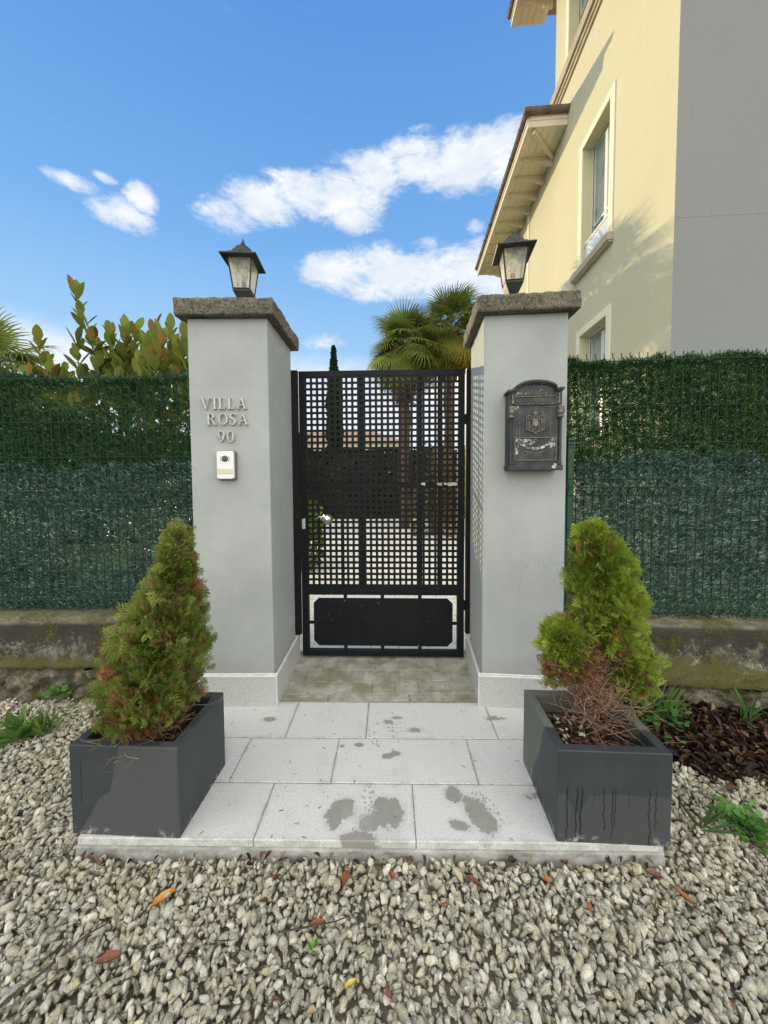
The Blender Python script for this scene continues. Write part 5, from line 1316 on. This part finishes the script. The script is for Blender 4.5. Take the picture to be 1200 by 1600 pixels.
# neighbouring house far behind
nb = empty('house', (-4.0, 34, -.1), R(6)); tag(nb, 'pale distant house with a tiled roof far behind the gate', 'house')
mb = MB(); mb.box(-6, 6, 0, 8, 0, 4.6); mb.build('wall', M_trim, nb); mb = MB(); mb.add([(-6.5, -.5, 4.6), (6.5, -.5, 4.6), (6.5, 8.5, 4.6), (-6.5, 8.5, 4.6), (-3, 4, 6.3), (3, 4, 6.3)], [(0, 1, 5, 4), (1, 2, 5), (2, 3, 4, 5), (3, 0, 4), (3, 2, 1, 0)]); mb.build('roof', M_tile, nb)
for x in (-4.4, -1.6, 1.4, 4.2):
    mb = MB(); mb.box(x - .5, x + .5, -.03, -.003, 1.4, 3.0); wn = mb.build('window', M_pane, nb)
    mb = MB()
    for a, b, c_, d_ in ((-.56, -.50, 1.34, 3.06), (.50, .56, 1.34, 3.06), (-.50, .50, 3.0, 3.06), (-.50, .50, 1.34, 1.40), (-.03, .03, 1.40, 3.0)): mb.box(x + a, x + b, -.05, -.031, c_, d_)
    mb.build('frame', M_frame, wn)

# ------------------------------------------------------------------ small plants, litter
def plant(name, loc, N, L, wid, elev, col, label, cat, seed, stem=.0, leaf=LEAF, group=None, spread=.02, scale_w=1.0):
    t = empty(name, loc); tag(t, label, cat, group); r = np.random.default_rng(seed); a = r.uniform(0, 2 * np.pi, N); e_ = r.uniform(*elev, N)
    D = np.stack([np.cos(a) * np.cos(e_), np.sin(a) * np.cos(e_), np.sin(e_)], 1)
    off = D * np.array([1, 1, .6]) * r.uniform(.0, 1, (N, 1)) * stem; T = off + r.normal(0, spread, (N, 3)) * np.array([1, 1, .15]); T[:, 2] = np.abs(T[:, 2])
    U = np.stack([r.normal(0, .3, N), r.normal(0, .3, N), np.ones(N)], 1); S = np.stack([np.full(N, L * wid), r.uniform(.6, 1.15, N) * L, np.full(N, L)], 1)
    c = np.array(col)[None] * r.uniform(.65, 1.35, (N, 1)) * np.array([1, 1, 1]); V, F, C = scatter(*leaf, basis(D, U), T, S, c)
    npmesh('leaves', V, F, M_leaf, t, C)
    if stem:
        mb = MB()
        for i in range(0, N, 2): mb.tube([(0, 0, -.01), tuple(T[i] * .6 + np.array([0, 0, .005])), tuple(T[i])], .0012, 4)
        mb.build('stems', M_postg, t, smooth=True)
    return t
plant('weed', (-1.95, 1.86, -.05), 34, .14, .75, (.1, 1.1), (.15, .30, .06), 'broad leaved green weed in the gravel by the left wall', 'weed', 1)
plant('grass_tuft', (-1.83, 1.88, -.05), 22, .14, .22, (.5, 1.4), (.16, .24, .06), 'thin grass tuft in the gravel by the left wall', 'grass tuft', 2)
plant('weed', (-1.98, 2.12, .03), 110, .022, 1.6, (-.2, 1.2), (.12, .28, .05), 'small round leaved weed growing in the left rubble footing', 'weed', 3, stem=.06, leaf=LEAFW)
plant('weed', (-1.62, 2.13, .0), 30, .020, 1.5, (-.2, 1.2), (.09, .14, .03), 'tiny moss green weed at the foot of the left wall', 'weed', 13, stem=.05, leaf=LEAFW)
plant('weed', (1.22, 1.93, -.04), 260, .034, 1.5, (-.2, .9), (.07, .17, .055), 'leafy ground elder beside the right planter', 'weed', 4, stem=.19, leaf=LEAFW)
plant('weed', (1.52, 2.00, -.02), 240, .036, 1.4, (-.2, 1.0), (.11, .26, .05), 'bright green ground elder against the right wall', 'weed', 5, stem=.17, leaf=LEAFW)
plant('grass_tuft', (1.60, 2.0, -.04), 16, .19, .12, (.7, 1.5), (.16, .26, .06), 'pale grass stalks among the ground elder', 'grass tuft', 6)
plant('grass_tuft', (2.02, 1.93, -.05), 9, .17, .16, (.8, 1.5), (.12, .26, .07), 'few upright grass blades by the right wall', 'grass tuft', 7)
plant('weed', (1.42, 1.36, -.05), 170, .026, 1.6, (-.1, .9), (.12, .29, .045), 'bright clover patch in the right gravel', 'weed', 8, stem=.085, leaf=LEAFW)
plant('grass_tuft', (1.24, 1.36, -.05), 10, .13, .2, (.3, 1.2), (.10, .18, .06), 'dull grass blades left of the clover patch', 'grass tuft', 9)
plant('weed', (1.60, 1.33, -.05), 60, .024, 1.5, (-.1, .9), (.20, .33, .05), 'yellow green weed right of the clover patch', 'weed', 14, stem=.05, leaf=LEAFW)
plant('seedling', (-.215, .995, -.048), 6, .022, 1.0, (.3, 1.1), (.16, .36, .05), 'tiny seedling in the gravel in front of the paving', 'seedling', 10, leaf=LEAFW, spread=.003)
plant('seedling', (.86, 1.09, -.048), 5, .035, .35, (.6, 1.4), (.12, .26, .04), 'small grass seedling in the gravel below the right planter', 'seedling', 11, spread=.003)

# leaf litter on the right, one mass
r = np.random.default_rng(5); N = 6800; x = r.uniform(1.2, 3.6, N * 2); y = r.uniform(1.45, 2.14, N * 2); ok = litter(x + r.normal(0, .03, N * 2), y + r.normal(0, .03, N * 2)) | ((x > 1.05) & (y > 1.92)); x = x[ok][:N]; y = y[ok][:N]; N = x.size
T = np.stack([x, y, gnd(x, y) + .004 + r.uniform(-.012, .022, N)], 1); a = r.uniform(0, 2 * np.pi, N); D = np.stack([np.cos(a), np.sin(a), r.normal(0, .35, N)], 1)
U = np.stack([r.normal(0, .5, N), r.normal(0, .5, N), np.ones(N)], 1); cols = np.array([(.028, .014, .009), (.055, .024, .013), (.10, .045, .02), (.16, .085, .035), (.26, .17, .09), (.05, .03, .025)])
c = cols[r.choice(6, N, p=[.3, .28, .2, .1, .05, .07])] * r.uniform(.7, 1.3, (N, 1))
CURL = LEAFW[0].copy(); CURL[:, 2] += .22 * CURL[:, 1] ** 2 - .12 + np.abs(CURL[:, 0]) * .9
V, F, C = scatter(CURL, LEAFW[1], basis(D, U), T, np.stack([r.uniform(.5, 1.1, N), np.ones(N), r.uniform(.6, 1.8, N)], 1) * r.uniform(.018, .06, (N, 1)), c * .8)
mb = MB(); k = 60; vs = [(1.08 + 2.6 * i / k, 1.46 + .72 * j / 20, gnd(1.08 + 2.6 * i / k, 1.46 + .72 * j / 20) - .012 + .008 * mnoise.noise(Vector((i * .6, j * .6, 1)))) for j in range(21) for i in range(k + 1)]
mb.add(vs, [(j * (k + 1) + i, j * (k + 1) + i + 1, (j + 1) * (k + 1) + i + 1, (j + 1) * (k + 1) + i) for j in range(20) for i in range(k)]); structure(mb.build('soil', M_soil, smooth=True))
M_dead = mat('dead_leaf', leafmat(.08, .55, .3))
o = npmesh('leaf_litter', V, F, M_dead, None, C, smooth=True); tag(o, 'wet dark brown fallen leaves heaped along the right wall', 'leaf litter', kind='stuff')
# litter and stones inside the planters
for nm, cx, cy, lab in (('l', -.96, 1.455, 'dry brown needles and small stones on the soil of the left planter'), ('r', .83, 1.43, 'dead leaves and pale stones on the soil of the right planter')):
    N = 260; x = cx + r.uniform(-.145, .145, N); y = cy + r.uniform(-.12, .12, N); T = np.stack([x, y, .268 + r.uniform(-.01, .018, N)], 1); a = r.uniform(0, 2 * np.pi, N)
    D = np.stack([np.cos(a), np.sin(a), r.normal(0, .4, N)], 1); V, F, C = scatter(CURL, LEAFW[1], basis(D), T, r.uniform(.014, .035, N), np.array([.13, .065, .035]) * r.uniform(.3, 1.8, (N, 1)))
    o = npmesh('leaf_litter', V, F, M_dead, None, C); tag(o, lab, 'leaf litter', kind='stuff')
# pale stones in the right planter
parts = []; pst = []
for i in range(16):
    pst.append((.70 + r.random() * .12, 1.36 + r.random() * .16, .285))
pst = np.array(pst); V, F, _ = scatter(*protos[3], randrot(len(pst)), pst, r.uniform(.008, .014, len(pst)))
o = npmesh('pebbles', V, F, M_gravel); tag(o, 'handful of pale pebbles on the soil of the right planter', 'pebbles', kind='stuff')

N = 150; u = r.uniform(-1.05, 1.05, N); v = -.012 - np.abs(r.normal(0, .02, N)); x = -.075 + u * CS - v * SN; y = 1.258 + u * SN + v * CS
k = r.random(N) < .35; x[k] = r.uniform(-1.1, 1.3, k.sum()); y[k] = r.uniform(.75, 1.2, k.sum())
T = np.stack([x, y, gnd(x, y) + .008 + r.uniform(0, .014, N)], 1); a = r.uniform(0, 2 * np.pi, N); D = np.stack([np.cos(a), np.sin(a), r.normal(0, .3, N)], 1); S_ = np.stack([r.uniform(.3, 1.0, N), np.ones(N), np.ones(N)], 1) * r.uniform(.010, .034, (N, 1))
cols = np.array([(.05, .022, .014), (.15, .055, .03), (.25, .10, .04), (.07, .04, .03), (.33, .24, .12)]); V, F, C = scatter(CURL, LEAFW[1], basis(D, np.stack([r.normal(0, .5, N), r.normal(0, .5, N), np.ones(N)], 1)), T, S_, cols[r.choice(5, N)] * r.uniform(.6, 1.3, (N, 1)))
o = npmesh('leaf_debris', V, F, M_dead, None, C, smooth=True); tag(o, 'small scraps of brown leaf caught in the gravel and along the paving edge', 'leaf debris', kind='stuff')

N = 90; u = r.uniform(-1.0, 1.0, N); v = r.uniform(.01, .80, N) ** 1.2; x = -.075 + u * CS - v * SN; y = 1.258 + u * SN + v * CS
T = np.stack([x, y, np.full(N, .0025)], 1); a = r.uniform(0, 2 * np.pi, N); D = np.stack([np.cos(a), np.sin(a), r.normal(.05, .08, N)], 1)
SC_ = np.array([(-.07, 0, 0), (.07, 0, 0), (.10, .5, .05), (-.04, .5, .05), (.03, 1, .02), (-.03, 1, .02)]); V, F, C = scatter(SC_, np.array([(0, 1, 2, 3), (3, 2, 4, 5)]), basis(D, np.tile([0, 0, 1.], (N, 1))), T, r.uniform(.005, .022, N), np.array([.10, .065, .045]) * r.uniform(.4, 1.6, (N, 1)))
o = npmesh('needle_scraps', V, F, M_dead, None, C); tag(o, 'tiny brown needles and scraps scattered over the pale paving', 'plant scraps', kind='stuff')

# single fallen leaves on the gravel
def fallen(x, y, L, ang, col, label, wid=.55, name='fallen_leaf', zoff=.012):
    V = LEAFW[0].copy(); V[:, 2] += .18 * (V[:, 1] - .5) ** 2 + np.abs(V[:, 0]) * .45; V = V * np.array([wid, 1, 1])
    V2 = np.concatenate([V, V - np.array([0, 0, .012])]); F = np.concatenate([LEAFW[1], LEAFW[1][:, ::-1] + len(V)])
    cc_ = np.repeat(np.array([col]), len(V2), 0) * (1 + .25 * np.sin(V2[:, 1:2] * 19))
    o = npmesh(name, V2 - np.array([0, .5, 0]), F, M_dead, None, cc_, smooth=True); o.scale = (L, L, L); o.location = (x, y, float(gnd(np.array(x), np.array(y))) + zoff); o.rotation_euler = (random.uniform(-.15, .15), random.uniform(-.25, .25), ang)
    tag(o, label, 'leaf', 'single fallen leaves'); return o
fallen(-.735, 1.125, .082, R(-42), (.62, .27, .045), 'large orange fallen leaf on the gravel below the left planter')
fallen(-.80, .975, .075, R(-75), (.20, .065, .035), 'rust brown fallen leaf near the lower left of the gravel')
fallen(-.215, 1.055, .058, R(-82), (.26, .10, .035), 'brown fallen leaf in the gravel in front of the wet marks')
fallen(-.10, .925, .04, R(-60), (.66, .50, .10), 'pale yellow fallen leaf at the bottom of the gravel')
fallen(.02, 1.185, .045, R(30), (.42, .06, .04), 'small red fallen leaf against the paving edge')
fallen(.30, 1.165, .07, R(55), (.17, .05, .025), 'long dark red leaf lying against the paving edge', .4)
fallen(-.14, 1.18, .06, R(-10), (.28, .09, .04), 'crumpled reddish leaf against the paving edge', .8)
fallen(.55, 1.175, .035, R(20), (.42, .14, .03), 'small orange leaf below the right planter', .8)
fallen(.98, 1.12, .07, R(25), (.36, .15, .05), 'narrow orange brown leaf at the right of the gravel', .35)
fallen(.93, 1.19, .055, R(70), (.20, .09, .06), 'dull brown leaf at the right end of the paving', .9)
fallen(1.40, 1.27, .08, R(40), (.12, .06, .045), 'wide dark brown leaf in the gravel right of the planter', 1.0)
# single twigs
def twig(P, r0, label):
    mb = MB(); mb.tube(P, [r0 * (1 - .6 * i / (len(P) - 1)) for i in range(len(P))], 5); o = mb.build('twig', M_bark, smooth=True); tag(o, label, 'twig', 'fallen twigs')
twig([(-.33, 1.03, -.045), (-.24, 1.035, -.035), (-.16, 1.05, -.038), (-.08, 1.08, -.043)], .003, 'thin dark twig lying across the gravel in front of the paving')
twig([(-1.02, .87, -.045), (-.95, .95, -.038), (-.90, 1.02, -.036), (-.86, 1.06, -.045)], .0045, 'dark weathered stick on the gravel at the lower left')
twig([(1.30, 1.95, .02), (1.38, 1.80, .01), (1.47, 1.66, -.01), (1.52, 1.58, -.03)], .0022, 'long pale stem arching over the leaf litter')
twig([(1.50, 2.03, .02), (1.66, 2.06, .10), (1.80, 2.07, .16), (1.92, 2.06, .17)], .002, 'dry stem leaning against the right wall')
